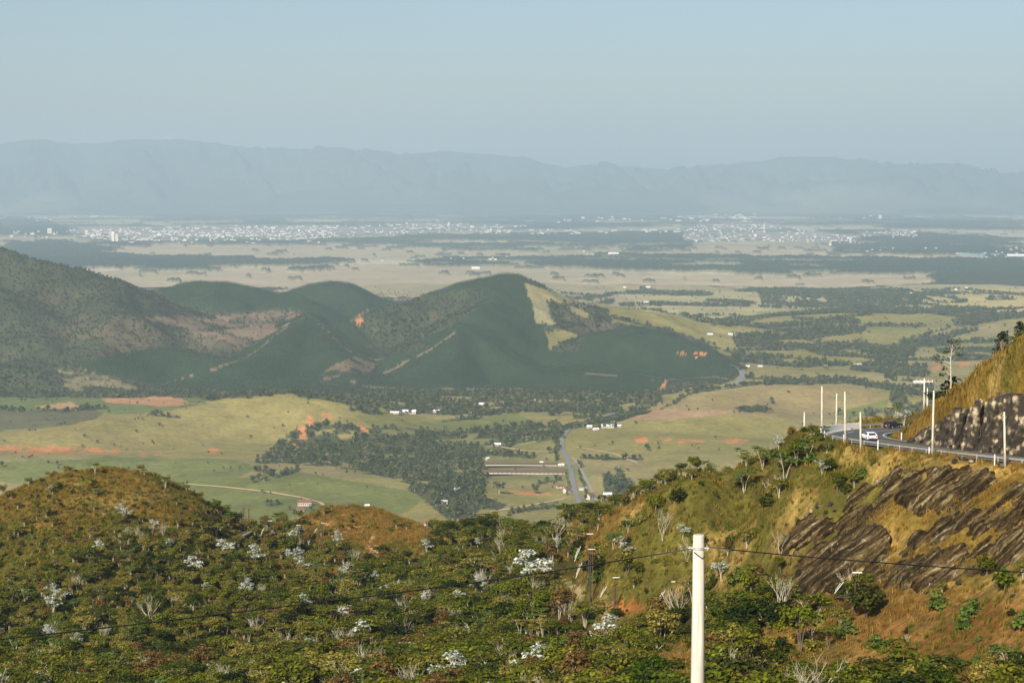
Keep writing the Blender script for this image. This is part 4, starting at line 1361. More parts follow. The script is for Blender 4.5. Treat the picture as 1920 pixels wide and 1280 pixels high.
# trees one can point to
def place(key, px, py, hpx, label, cat="tree", nat=6.0, squash=1.0, group=None, zoff=0.0):
    h = hit([px], [py])[0]
    if np.isnan(h[0]):
        print("no ground at", px, py)
        return None
    sc = hpx * h[1] / F / nat
    return plant(key, (h[0], h[1], h[2] + zoff), rnd.uniform(0, 6.28), sc, label, cat, group, squash)
rnd.seed(99)
SIL = [
    (995, 1108, 82, "tallest silver-leaved tree, standing above the cable in the middle of the wood"), (1130, 1228, 76, "silver-topped tree with pale stems left of the concrete pole"),
    (755, 1256, 56, "broad silver-leaved tree at the bottom left of centre"), (870, 1228, 52, "pale green-silver tree below the cable near the centre"),
    (650, 1176, 46, "silver-leaved tree just under the cable left of centre"), (460, 1120, 36, "rounded silver tree above the cable in the left wood"),
    (362, 1080, 40, "slim silver tree with straight trunk on the left slope"), (232, 978, 34, "silver tree high on the left hill"), (288, 992, 20, "small silver bush tree right below the left hilltop"),
    (318, 1034, 26, "silver tree with forked trunk in the middle of the left slope"), (420, 1046, 38, "silver tree below the railway cutting on the left"), (478, 1062, 42, "large silver tree left of the orange knoll"),
    (100, 1152, 38, "pale silver tree at the lower left slope"), (140, 1222, 36, "silver tree below the cable at the far left"), (555, 1062, 40, "spreading silver tree under the orange knoll"),
    (632, 1026, 32, "silver tree in front of the orange knoll"), (387, 1112, 22, "small silver tree beside the slim one on the left"), (390, 1148, 16, "tiny round silver bush in the left wood"),
    (545, 1268, 36, "round silver-leaved bush tree at the bottom edge left"), (330, 1284, 36, "silver tree cut by the bottom edge at the left"), (1352, 1088, 40, "small silver tree right of the concrete pole"),
    (945, 1150, 34, "flat silver-green tree right of the centre wood"), (745, 1118, 34, "silver-green tree above the cable left of centre"), (1170, 1050, 44, "pale green-silver tree up the slope by the catenary masts"),
    (40, 1285, 34, "silver tree at the bottom left corner"), (610, 1150, 26, "small silver tree touching the cable"), (1280, 1010, 30, "silver tree behind the top of the concrete pole"), (700, 1100, 30, "low silver tree in the central wood"),
]
for i, (a, b_, h_, lab) in enumerate(SIL):
    place('silver_a' if i % 2 else 'silver_b', a, b_, h_, lab)
BAR = [
    (280, 1172, 60, "leafless tree with many pale limbs in the left wood"), (1242, 1012, 66, "tall leafless tree on the crest left of the pole"), (1288, 1052, 46, "leafless tree partly behind the concrete pole"),
    (935, 1285, 92, "tall leafless stems at the bottom centre"), (985, 1275, 96, "second tall leafless tree at the bottom centre"), (905, 1115, 60, "leafless tree in the middle wood"), (1522, 1205, 78, "big leafless tree in front of the rock slab"),
    (1872, 1252, 56, "small pale leafless tree at the lower right"), (1462, 1040, 52, "leafless tree left of the dark outcrop"), (1398, 1250, 62, "leafless stems under the dark tree right of the pole"), (760, 1205, 50, "leafless tree below the cable"),
    (650, 1268, 46, "small leafless tree at the bottom left of centre"), (1100, 1262, 46, "leafless shrub tree left of the pole"), (1700, 1210, 26, "little leafless tree at the lower right"), (1440, 925, 30, "pale leafless trunk on the green crest"), (480, 1196, 50, "leafless forked tree in the left wood"),
]
for i, (a, b_, h_, lab) in enumerate(BAR):
    place('bare_a' if i % 2 else 'bare_b', a, b_, h_, lab, nat=6.8)
LEAF = [
    ('umb_c', 1470, 905, 66, 6, "bright green spreading tree on the crest left of the road bend"), ('umb_c', 1395, 925, 52, 6, "bright green tree with fanned pale stems on the crest"), ('umb_c', 1515, 868, 52, 6, "bright green tree just below the road bend"),
    ('umb_c', 1430, 880, 44, 6, "light green tree between two bigger ones on the crest"), ('round_a', 1392, 1200, 78, 4.2, "large dark tree right of the concrete pole"), ('round_a', 1440, 1180, 62, 4.2, "dark leafy tree under the rock tail"), ('round_a', 1625, 1160, 72, 4.2, "dark spreading tree in front of the slab"), ('leafy_b', 1575, 1180, 50, 6, "olive tree at the foot of the slab"),
    ('shrub_d', 1757, 1142, 44, 2, "bright green bush in the middle of the lower right slope"), ('shrub_d', 1820, 1152, 40, 2, "bright green bush beside its neighbour at the lower right"), ('shrub_d', 1808, 1180, 34, 2, "small bright bush below two others"), ('shrub_a', 1886, 1100, 50, 2, "green bush under the right end of the cable"), ('shrub_d', 1800, 1248, 20, 2, "small green bush near the bottom right"),
    ('round_b', 1850, 1078, 44, 4.2, "dark green tree with white trunk by the right slab"), ('shrub_d', 1912, 1175, 40, 2, "green bush cut by the right edge"), ('umb_b', 900, 1100, 70, 6, "olive flat-crowned tree above the cable near the centre"), ('shrub_c', 1590, 925, 22, 2, "dark low bush above the upper rock rib"),
    ('shrub_d', 1645, 1215, 34, 2, "green bush low in front of the slab"), ('shrub_a', 1455, 1240, 34, 2, "green bush right of the pole at the bottom"), ('round_b', 1230, 960, 38, 4.2, "dark tree on the crest behind the concrete pole"), ('round_a', 1270, 945, 34, 4.2, "dark round tree on the right crest"),
    ('umb_a', 178, 888, 24, 6, "flat-topped tree on the very top of the left hill"), ('umb_a', 270, 892, 16, 6, "small flat-topped tree right of the hilltop one"), ('umb_a', 310, 915, 26, 6, "flat-topped tree at the right shoulder of the left hill"),
    ('shrub_c', 1120, 1075, 46, 2, "very dark bush beside the railway masts"), ('shrub_d', 1120, 1086, 26, 2, "light green bush below the dark one at the masts"), ('shrub_b', 1640, 868, 16, 2, "small green bush under the guardrail"),
]
for k, a, b_, h_, nat, lab in LEAF:
    place(k, a, b_, h_, lab, "bush" if k.startswith('shrub') else "tree", nat)
# beside the road: tall tree, pines, low bushes
def onhill(key, px, top, bot, d, lab, nat, cat="tree"):
    a, b_ = P(px, bot, d), P(px, top, d)
    g_ = zat([a[0]], [a[1]])[0]
    zb = min(g_, a[2])
    plant(key, (a[0], a[1], zb), rnd.uniform(0, 6), (b_[2] - zb) / nat, lab, cat)
onhill('pine', 1878, 618, 700, 334, "dark pine behind the grassy spur by the road", 7.8)
onhill('pine', 1912, 600, 680, 328, "second dark pine cut by the right edge", 7.8)
onhill('round_a', 1800, 705, 745, 346, "dark bush tree at the foot of the tall slim tree", 4.2)
onhill('shrub_c', 1822, 700, 735, 342, "dark bush on the spur behind the tall tree", 2.0, "bush")
# the tall slim tree on the spur
rnd.seed(5)
a = P(1781, 750, 344)
g_ = zat([a[0]], [a[1]])[0]
k_ = 344 / F
tt = empty("slim_tree", (a[0], a[1], g_ - .3), 0, label="tall slim tree with bare trunk on the grassy spur by the road", cat="tree")
wd, crn = MB(), MB()
H = (P(1781, 636, 344)[2] - g_)
wd.tube([(0, 0, 0), (.15, 0, H * .4), (0, 0, H * .75), (.3, 0, H * .95)], [.2, .15, .1, .05], 6)
for (dx, dz, r) in [(-1.2, .62, .7), (-1.9, .72, .8), (.2, .9, 1.1), (1.2, .92, 1.0), (1.5, .82, .8), (-.6, .84, .9), (-2.3, .78, .6), (.9, 1.0, .8), (-.2, 1.0, .7), (-1.6, .54, .5)]:
    dy = rnd.uniform(-.9, .9)
    wd.tube([(.1, 0, H * min(dz - .1, .85)), (dx, dy, H * dz)], [.05, .02], 3)
    clump(crn, (dx, dy, H * dz), (r, r, .4), 40, .2, 0, 1.0)
obj("trunk", wd.mesh("trunk", M['bark_pale']), tt)
obj("crown", crn.mesh("crown", M['leaf_dark']), tt)
place('silver_b', 1695, 800, 34, "white-tipped small tree beyond the far side of the road", "tree")

# ------------------------------------------------------------------ valley woods (stuff) and single valley trees
def rand_mid(n, y0, y1):
    u = R.uniform(-.275, .275, n)
    d = np.sqrt(R.uniform(y0 ** 2, y1 ** 2, n))
    return u * d, d

def class_at(x, y):
    i = np.clip(np.round((x / y - MDG.us[0]) / (MDG.us[1] - MDG.us[0])).astype(int), 0, len(MDG.us) - 1)
    j = np.clip(np.searchsorted(MDG.ds, y), 0, len(MDG.ds) - 1)
    return cls[j, i], MDG.Z[j, i]

def zmid(x, y):
    fu = (x / y - MDG.us[0]) / (MDG.us[1] - MDG.us[0])
    i0 = np.clip(fu.astype(int), 0, len(MDG.us) - 2)
    t = fu - i0
    j = np.clip(np.searchsorted(MDG.ds, y) - 1, 0, len(MDG.ds) - 2)
    s = (y - MDG.ds[j]) / (MDG.ds[j + 1] - MDG.ds[j])
    Z = MDG.Z
    return (Z[j, i0] * (1 - t) + Z[j, i0 + 1] * t) * (1 - s) + (Z[j + 1, i0] * (1 - t) + Z[j + 1, i0 + 1] * t) * s

# plantation: planted in rows
rows = []
sp = 6.6
gxx, gyy = np.meshgrid(np.arange(-1500, 1500, sp), np.arange(4300, 6500, sp * 1.05))
ca, sa = math.cos(.35), math.sin(.35)
gx2 = gxx.ravel() * 1.0
gy2 = gyy.ravel()
mx, my = gx2 * ca - (gy2 - 5400) * sa, gx2 * sa + (gy2 - 5400) * ca + 5400
mx = mx + R.uniform(-.8, .8, mx.shape)
my = my + R.uniform(-.8, .8, my.shape)
m = (np.abs(mx / my) < .285) & (my > 4200) & (my < 6600)
mx, my = mx[m], my[m]
c_, _ = class_at(mx, my)
m = (c_ == 'e') & (R.rand(len(mx)) < .96)
mx, my = mx[m], my[m]
scatter("eucalyptus_plantation", np.c_[mx, my, zmid(mx, my)], R.uniform(0, 6.28, len(mx)), R.uniform(.5, .8, len(mx)), R.randint(0, 2, len(mx)), ['euc_a', 'euc_b'], "dark green eucalyptus plantation in rows over the hills")
print("euc", len(mx))
# woods
x, y = rand_mid(260000, 2350, 8800)
c_, _ = class_at(x, y)
lump = fbm(x, y, 60, 3, 3.0)
m = ((c_ == 'w') & (R.rand(len(x)) < .75)) | ((c_ == 's') & (R.rand(len(x)) < .55 + .45 * sstep(.40, .6, lump))) | ((c_ == 'p') & (R.rand(len(x)) < .16)) | (np.isin(c_, ['g', 'f']) & (R.rand(len(x)) < .012 * sstep(.5, .7, lump) * 3))
x, y, c_ = x[m], y[m], c_[m]
pk = np.where(c_ == 's', np.where(R.rand(len(x)) < .6, 3, R.randint(0, 2, len(x))), R.choice(3, len(x), p=[.42, .36, .22]))
s_ = np.where(np.isin(c_, ['s', 'p']), R.uniform(.35, .85, len(x)), R.uniform(.6, 1.45, len(x))) * np.where(np.isin(c_, ['g', 'f']), .7, 1) * np.interp(y, [2500, 6000], [.85, 1.25])
scatter("valley_woods", np.c_[x, y, zmid(x, y)], R.uniform(0, 6.28, len(x)), s_, pk, ['val_a', 'val_b', 'val_c', 'scr_a'], "woods, scrub and tree belts covering the valley")
print("woods", len(x))
VT = [(1533, 622, 14, 'a', "lone dark round tree on the pasture at the right"), (1447, 757, 14, 'a', "dark round tree on the tan hill at the right"), (1409, 708, 12, 'a', "round tree beside the valley road"), (1612, 628, 10, 'a', ""), (1545, 690, 18, 'b', ""), (1515, 680, 14, 'b', ""),
      (895, 775, 18, 'a', "conical dark tree in the middle meadow"), (1070, 772, 14, 'b', ""), (1173, 860, 11, 'a', "dark clump on the pasture right of the village"), (1120, 860, 10, 'a', ""), (1105, 860, 10, 'b', ""), (1190, 860, 10, 'b', ""), (1214, 845, 14, 'a', "small dark tree next to the orange bank"),
      (936, 925, 26, 'c', "tall bush tree in the barn meadow"), (1003, 925, 20, 'b', "round bush under the long barn"), (1572, 778, 14, 'a', "dark round tree left of the road poles"), (1600, 780, 10, 'a', ""), (1640, 782, 12, 'b', ""), (508, 945, 9, 'a', "dark hedge tree left of the white farmhouse"), (520, 945, 10, 'a', ""),
      (543, 955, 8, 'b', ""), (583, 958, 13, 'b', "bushy tree next to the small farmhouse"), (475, 905, 16, 'b', ""), (485, 900, 14, 'a', ""), (495, 902, 14, 'c', ""), (107, 872, 9, 'a', ""), (3, 875, 12, 'a', ""), (530, 800, 6, 'a', ""), (470, 820, 6, 'a', ""), (688, 915, 5, 'a', ""), (1470, 655, 10, 'a', ""), (1310, 842, 5, 'a', ""),
      (860, 965, 22, 'b', ""), (900, 940, 28, 'a', "big dark round tree near the village edge"), (820, 950, 18, 'a', ""), (1160, 920, 22, 'a', ""), (1180, 928, 18, 'a', ""), (780, 772, 10, 'a', ""), (960, 800, 12, 'b', ""), (1020, 820, 14, 'a', ""), (1040, 830, 16, 'b', ""), (1030, 850, 14, 'a', ""), (1000, 855, 9, 'a', ""), (955, 858, 10, 'a', ""), (940, 858, 12, 'c', "")]
rnd.seed(4)
for (a, b_, h_, v, lab) in VT:
    h = hit([a], [b_], (MDG,))[0]
    if np.isnan(h[0]): continue
    s = h_ * h[1] / F / 7.2
    o = plant('val_' + v, h, rnd.uniform(0, 6), s, lab or "dark rounded tree standing alone in the valley pastures", "tree", None if lab else "scattered trees in the valley pastures")
# more single trees in the nearer valley
x, y = rand_mid(900, 2500, 5200)
c_, _ = class_at(x, y)
z_ = zmid(x, y)
px, py = proj(x, y, z_)
m = np.isin(c_, ['g', 'f']) & (px > 0) & (px < 1920) & seen_fg(x, np.minimum(y, 1000), z_ * np.minimum(1, 1000 / y), 0)
idx = np.where(m)[0][:110]
for i in idx:
    plant('val_' + 'aab'[i % 3], (x[i], y[i], z_[i]), rnd.uniform(0, 6), rnd.uniform(.3, .75), "dark rounded tree standing alone on the " + ("big left pasture hill" if px[i] < 560 else "meadows in the middle of the valley" if px[i] < 1050 else "tan and green hills right of the village" if y[i] < 4100 else "rolling pastures far at the right"), "tree", "scattered trees in the valley pastures")

# ------------------------------------------------------------------ houses
def gable_house(h, wm, dm, hm, rz, wallm, roofm, label, wins=0, cat="house", flat=False, name="house"):
    o = empty(name, (h[0], h[1], h[2] - .3), rz, label=label, cat=cat)
    hw = hm * (.42 if name == 'barn' else .62 if not flat else .9)
    b = MB()
    b.box((0, 0, hw / 2), (wm, dm, hw))
    if not flat:
        b.add([(-wm / 2, -dm / 2, hw), (-wm / 2, dm / 2, hw), (-wm / 2, 0, hm * .97)], [(0, 1, 2)])
        b.add([(wm / 2, -dm / 2, hw), (wm / 2, 0, hm * .97), (wm / 2, dm / 2, hw)], [(0, 1, 2)])
    obj("wall", b.mesh("wall", wallm), o)
    r = MB()
    e = .5
    if flat:
        r.box((0, 0, hw + .15), (wm + .8, dm + .8, .3))
    else:
        t = .18
        for s in (-1, 1):
            y0, z0 = s * (dm / 2 + e), hw - e * .55
            vs = [(-wm / 2 - e, y0, z0), (wm / 2 + e, y0, z0), (wm / 2 + e, 0, hm), (-wm / 2 - e, 0, hm)]
            vs += [(a, b_, c + t) for a, b_, c in vs]
            r.add(vs, [(0, 1, 2, 3), (7, 6, 5, 4), (0, 4, 5, 1), (1, 5, 6, 2), (2, 6, 7, 3), (3, 7, 4, 0)])
    obj("roof", r.mesh("roof", roofm), o)
    if wins:
        wmesh = MB()
        ww = min(1.3, wm / wins * .5)
        wmesh.box((0, 0, 0), (ww, .12, hw * .42))
        wme = wmesh.mesh("window", M['window'])
        for k in range(wins):
            obj("window", wme, o, (-wm / 2 + wm * (k + .5) / wins, -dm / 2 - .05, hw * .55))
    return o
RT = {'r': 'roof_red', 'b': 'roof_brown', 'g': 'roof_grey', 'w': 'roof_white'}
HS = [  # px, base py, width px, height px, roof, windows, flat, turn, label
    (571, 947, 26, 12, 'r', 6, 0, .1, "long white farmhouse with red roof and dark windows beside the dirt road"), (563, 958, 14, 8, 'r', 3, 0, .3, "small white farmhouse with red roof below the long one"),
    (655, 947, 17, 4.5, 'b', 0, 0, .1, "low brown-roofed shed behind the orange knoll"), (688, 949, 9, 5, 'w', 0, 0, .5, "tiny white hut behind the orange knoll"), (765, 775, 30, 8, 'w', 5, 0, .05, "long white shed in front of the plantation hill"),
    (740, 775, 16, 5, 'w', 2, 0, 0, "low pale shed left of the long white one"), (813, 773, 22, 6, 'w', 3, 0, .1, "white shed with dark opening right of the long one"), (903, 763, 11, 9, 'w', 2, 0, .4, "white house alone among trees in mid valley"),
    (930, 835, 18, 6, 'w', 3, 0, .1, "white house on the lane above the barns"), (914, 862, 6, 6, 'w', 1, 0, .8, "small white outbuilding at the wood edge left of the barns"), (1052, 873, 11, 5, 'w', 1, 0, .2, "small white building at the right end of the upper barn"),
    (1063, 923, 13, 11, 'r', 2, 0, .9, "white village house with red gable roof left of the main road"), (1050, 914, 14, 6, 'r', 2, 0, .3, "red-roofed house behind the white one left of the road"), (1107, 935, 15, 12, 'r', 2, 0, 1.0, "pale house with reddish hipped roof between the two roads"),
    (1139, 930, 17, 8, 'w', 3, 0, .2, "white house under trees right of the second road"), (1093, 918, 15, 5, 'g', 0, 1, .1, "dark flat-roofed shed between the two roads"), (824, 926, 9, 5, 'w', 1, 0, .2, "small white house in the trees left of the village"),
    (857, 920, 11, 8, 'g', 1, 0, .4, "grey-roofed white house among the trees"), (828, 943, 22, 6, 'w', 4, 1, .1, "low white flat building in the small meadow"), (812, 984, 34, 10, 'r', 4, 0, .08, "long red-roofed white house behind the foreground wood"),
    (868, 986, 24, 16, 'r', 3, 0, .6, "white gabled house with bright red roof at the edge of the wood"), (1105, 802, 10, 6, 'w', 1, 0, .2, "white house left in the hamlet on the slope"), (1117, 806, 11, 5, 'w', 1, 0, .5, "white shed in front of the hamlet"), (1139, 801, 24, 7, 'w', 5, 0, .05, "long white hamlet house with dark windows"),
    (1149, 794, 8, 5, 'w', 1, 0, .6, "white house behind the long hamlet one"), (1161, 800, 7, 5, 'w', 1, 0, .2, "little white house at the right end of the hamlet"), (1331, 628, 11, 4, 'w', 1, 0, .2, "white house in the far right valley"), (1374, 629, 18, 5, 'w', 3, 0, .1, "long white house in the far right valley"),
    (1401, 688, 9, 4, 'w', 0, 0, .2, "white house by the valley road left of another"), (1425, 688, 9, 4, 'w', 0, 0, .4, "white house by the valley road right of another"), (1605, 686, 20, 5, 'w', 3, 0, .1, "cluster house with white wall behind the road poles"), (1575, 664, 12, 4, 'w', 1, 0, .3, "pale house on the far green slope"), (1548, 685, 12, 3, 'w', 0, 0, .1, "low white house left of the cluster house"),
    (1724, 718, 24, 5, 'w', 3, 0, .05, "white house just behind the crossarm pole"), (1217, 568, 42, 3.5, 'w', 0, 0, .02, "very long white shed on the far plain"), (1215, 540, 10, 4, 'w', 0, 0, .2, "white farmhouse on the far plain"), (1171, 540, 6, 3, 'w', 0, 0, .2, "tiny white farmhouse on the far plain"),
    (1815, 542, 12, 4, 'w', 0, 0, .1, "white farm shed in the yellow fields"), (1792, 544, 5, 3, 'w', 0, 0, .1, "tiny white farm shed in the yellow fields"), (1706, 552, 14, 4, 'w', 0, 0, .1, "white house at the end of the dark wood strip"), (892, 505, 16, 5, 'w', 0, 0, .1, "white church-like building behind the peak"),
    (1015, 868, 6, 4, 'w', 0, 0, .2, "tiny white shed above the upper barn"), (1000, 752, 7, 4, 'w', 0, 0, .2, "tiny white hut under the plantation"),     (1905, 481, 34, 5, 'w', 0, 0, .02, "very long white warehouse at the right edge of the plain"), (1150, 477, 20, 4, 'w', 0, 0, .02, "white shed on the far plain above the dark wood strip"),
]
for (a, b_, wp, hp, rf, wn, fl, tz, lab) in HS:
    if not wp: continue
    h = hit([a], [b_], (MDG, FRG))[0]
    if np.isnan(h[0]): continue
    k = h[1] / F
    gable_house(h, wp * k / (abs(math.cos(tz)) + .3 * abs(math.sin(tz))), min(wp * k * .6, 11), max(hp * k * .95, 2.6), tz, M['white_wall'], M[RT[rf]], lab, wn, "house" if wp < 20 else "building", bool(fl))
# long poultry barns
for (x0, x1, yb, yt, lab) in [(907, 1057, 890, 882.5, "longest barn with brown roof and white side wall"), (913, 1048, 874, 870, "upper long low barn with dark roof")]:
    pa, pb = hit([x0, x1], [yb, yb], (MDG,))
    c = (pa + pb) / 2
    ln = math.hypot(pb[0] - pa[0], pb[1] - pa[1])
    rz = math.atan2(pb[1] - pa[1], pb[0] - pa[0])
    rz = max(-.05, min(.05, rz))
    c[2] = max(pa[2], pb[2])
    gable_house(c, ln, 14, 5.6 if yb > 880 else 4.2, rz, M['white_wall'], M['roof_brown'], lab, 18 if yb > 880 else 0, "barn", name="barn")

# ------------------------------------------------------------------ valley roads
def strip_on(name, pts_px, wdt, mat, grids, kind='structure', lift=.5, label=None):
    Q = []
    for a, b_ in zip(pts_px[:-1], pts_px[1:]):
        for t in np.linspace(0, 1, 8, endpoint=False):
            Q.append((a[0] * (1 - t) + b_[0] * t, a[1] * (1 - t) + b_[1] * t))
    Q.append(pts_px[-1])
    Q = np.array(Q)
    h = hit(Q[:, 0], Q[:, 1], grids)
    h = h[~np.isnan(h[:, 0])]
    V, Fc = [], []
    for i in range(len(h)):
        t = h[min(i + 1, len(h) - 1)] - h[max(i - 1, 0)]
        nn = np.array([-t[1], t[0]]) / (math.hypot(t[0], t[1]) + 1e-9)
        for s in (-1, -.33, .33, 1):
            x_, y_ = h[i][0] + nn[0] * wdt / 2 * s, h[i][1] + nn[1] * wdt / 2 * s
            V.append((x_, y_, zmid(np.array([x_]), np.array([y_]))[0] + lift))
    for i in range(len(h) - 1):
        for k in range(3):
            Fc.append((i * 4 + k, i * 4 + k + 1, i * 4 + k + 5, i * 4 + k + 4))
    obj(name, mesh(name, V, Fc, mat), kind=kind, label=label)
strip_on("valley_road", [(1215, 762), (1160, 772), (1100, 792), (1066, 806), (1054, 822), (1054, 840), (1062, 858), (1070, 876), (1074, 900), (1078, 920), (1086, 940), (1090, 950)], 7.5, M['vroad'], (MDG,), lift=.9, label="grey country road through the village")
strip_on("railway_bed", [(1072, 856), (1086, 872), (1096, 893), (1108, 916), (1118, 938), (1122, 950)], 4.5, M['ballast'], (MDG,), lift=.8, label="railway bed beside the country road")
strip_on("dirt_road", [(350, 908), (420, 913), (500, 922), (560, 932), (600, 942), (615, 955)], 6, M['dirt'], (MDG,), lift=.8, label="pale dirt track on the green pasture")
strip_on("dirt_road", [(900, 836), (940, 838), (980, 845), (1040, 848)], 5, M['dirt'], (MDG,), lift=.8)
strip_on("dirt_road", [(920, 960), (990, 948), (1060, 935)], 6, M['dirt'], (MDG,), lift=.8)
strip_on("valley_road", [(1375, 722), (1390, 715), (1393, 700), (1385, 690), (1370, 684)], 16, M['vroad'], (MDG,), lift=1.2)
strip_on("dirt_road", [(1195, 868), (1150, 850), (1080, 838)], 4, M['dirt'], (MDG,), lift=.6)

# ------------------------------------------------------------------ town
rnd.seed(12)
blds = []
for poly, nb, s in TOWN:
    xs = [p[0] for p in poly]
    ys = [p[1] for p in poly]
    k = 0
    while k < nb:
        a, b_ = rnd.uniform(min(xs), max(xs)), rnd.uniform(min(ys), max(ys))
        if inpoly(np.array([a]), np.array([b_]), poly)[0]:
            k += 1
            blds.append((a, b_, s))
bp_ = hit([b[0] for b in blds], [b[1] for b in blds], (FRG,))
items = []
for (a, b_, s), h in zip(blds, bp_):
    if np.isnan(h[0]): continue
    k = h[1] / F
    wpx = rnd.choice([2.5, 3, 3.5, 4.5, 6, 9]) * s
    hpx = rnd.choice([1.2, 1.5, 1.8, 2.2]) * (1 if rnd.random() < .93 else 2.2)
    items.append((wpx * hpx, h, wpx * k * .72, rnd.uniform(14, 30), hpx * k * 1.0))
items.append((999, hit([213], [452], (FRG,))[0], 24, 24, 78))
items.append((996, hit([219], [452], (FRG,))[0], 22, 22, 70))
items.append((998, hit([93], [438], (FRG,))[0], 40, 40, 50))
items.append((997, hit([162], [440], (FRG,))[0], 30, 30, 45))
items.sort(key=lambda t: -t[0])
rest = MB()
for i, (_, h, wm, dm, hm) in enumerate(items):
    rz = rnd.uniform(-.3, .3)
    roof_i = rnd.choice([1, 1, 2, 2, 0, 0])
    if i < 300:
        b = MB()
        b.box((0, 0, hm * .4), (wm, dm, hm * .9), 0)
        b.box((0, 0, hm * .85 + hm * .075), (wm * 1.04, dm * 1.04, hm * .15), roof_i, top=(wm * .9, dm * .3))
        pjx = float(proj(h[0], h[1], h[2])[0])
        big = {999: "slender white tower block at the front of the town", 996: "second slender white tower block right beside the first at the front of the town", 998: "square white block standing apart at the left of the town", 997: "white block at the left end of the town"}.get(_)
        obj("town_building", b.mesh("town_building", [M['town_wall'], M['roof_white'], M['roof_red']]), None, (h[0], h[1], h[2] - 1), label=big or ("white building of the distant town " + ("at its far left end" if pjx < 300 else "left of its middle" if pjx < 620 else "in its thinning middle part" if pjx < 1000 else "on the strip between the two parts" if pjx < 1270 else "in the right-hand part" if pjx < 1640 else "at its far right end")), cat="building", group=None if big else "white buildings of the distant town").rotation_euler = (0, 0, rz)
    else:
        rest.box((h[0], h[1], h[2] + hm * .4), (wm, dm, hm * .9), 0, rz)
        rest.box((h[0], h[1], h[2] + hm * .85 + hm * .075), (wm * 1.04, dm * 1.04, hm * .15), roof_i, rz, top=(wm * .9, dm * .3))
obj("distant_buildings", rest.mesh("distant_buildings", [M['town_wall'], M['roof_white'], M['roof_red']]), kind='stuff', label="mass of small buildings filling the distant town")

# ------------------------------------------------------------------ mountain road
rz_ = lambda y_: road_z(y_)
def offset_line(pts, off):
    out = []
    for i in range(len(pts)):
        t = pts[min(i + 1, len(pts) - 1)] - pts[max(i - 1, 0)]
        nn = np.array([-t[1], t[0]]) / (np.hypot(*t) + 1e-9)
        out.append(pts[i] + nn * off)
    return np.array(out)
def ribbon(name, o0, o1, mat, lift, i0=0, i1=None, parent=None, **kw):
    A, B = offset_line(ROAD, o0)[i0:i1], offset_line(ROAD, o1)[i0:i1]
    V = []
    for a, b_ in zip(A, B):
        V += [(a[0], a[1], rz_(a[1]) + lift), (b_[0], b_[1], rz_(b_[1]) + lift)]
    Fc = [(2 * i, 2 * i + 1, 2 * i + 3, 2 * i + 2) for i in range(len(A) - 1)]
    return obj(name, mesh(name, V, Fc, mat), parent, **kw)
road = ribbon("mountain_road", -RW, RW, M['asphalt'], 0.0, kind='structure', label="asphalt mountain road curving round the grassy spur")
NR = len(ROAD)
ribbon("edge_line", RW - .75, RW - .55, M['paint_w'], .02, parent=road)
ribbon("edge_line", -RW + .55, -RW + .75, M['paint_w'], .02, parent=road)
ribbon("centre_line", -1.5, -1.3, M['paint_y'], .02, parent=road)
ribbon("centre_line", -1.1, -.9, M['paint_y'], .02, parent=road)
for i0 in range(0, NR - 3, 5):
    ribbon("lane_dash", 2.2, 2.38, M['paint_w'], .02, i0, i0 + 4, parent=road)

# guard rail on the outer side
def rail_run(off, i0, i1, zb, label):
    L = offset_line(ROAD, off)[i0:i1]
    o = empty("guard_rail", (0, 0, 0), label=label, cat="guard rail")
    r = MB()
    prof = [(-.03, .48), (.03, .54), (-.03, .62), (.03, .70), (-.03, .76), (-.07, .76), (-.01, .70), (-.07, .62), (-.01, .54), (-.07, .48)]
    V = []
    for i in range(len(L)):
        t = L[min(i + 1, len(L) - 1)] - L[max(i - 1, 0)]
        nn = np.array([-t[1], t[0]]) / (np.hypot(*t) + 1e-9)
        for a, b_ in prof:
            V.append((L[i][0] + nn[0] * a, L[i][1] + nn[1] * a, rz_(L[i][1]) + zb + b_))
    k = len(prof)
    Fc = [(i * k + q, i * k + (q + 1) % k, (i + 1) * k + (q + 1) % k, (i + 1) * k + q) for i in range(len(L) - 1) for q in range(k)]
    r.add(V, Fc)
    obj("rail", r.mesh("rail", M['steel']), o)
    pm = MB()
    pm.box((0, 0, .15), (.13, .13, 1.1))
    pme = pm.mesh("post", M['steel'])
    acc = 0
    for i in range(len(L) - 1):
        acc += np.hypot(*(L[i + 1] - L[i]))
        if acc > 3.6:
            acc = 0
            obj("post", pme, o, (L[i][0], L[i][1], rz_(L[i][1]) + zb))
jb = int(NR * .60)
rail_run(RW + .7, 0, jb, .0, "galvanised guard rail along the near outer side of the road")
rail_run(RW + .9, int(NR * .70), NR, .0, "guard rail along the far outer side of the road")
# concrete barrier at the tip of the bend
L = offset_line(ROAD, RW + .8)[jb - 3:int(NR * .72)]
o = empty("concrete_barrier", (0, 0, 0), label="whitish concrete barrier at the outside tip of the bend", cat="barrier")
for i in range(0, len(L) - 1):
    a, b_ = L[i], L[i + 1]
    c = (a + b_) / 2
    ln = np.hypot(*(b_ - a)) - .05
    mb = MB()
    mb.box((0, 0, .5), (ln, .65, 1.3), top=(ln, .25))
    q = obj("barrier_block", mb.mesh("barrier_block", M['concrete2']), o, (c[0], c[1], rz_(c[1])))
    q.rotation_euler = (0, 0, math.atan2(b_[1] - a[1], b_[0] - a[0]))
ribbon("paved_shoulder", RW, RW + 3.0, M['concrete2'], -.02, jb - 2, int(NR * .70), kind='structure')

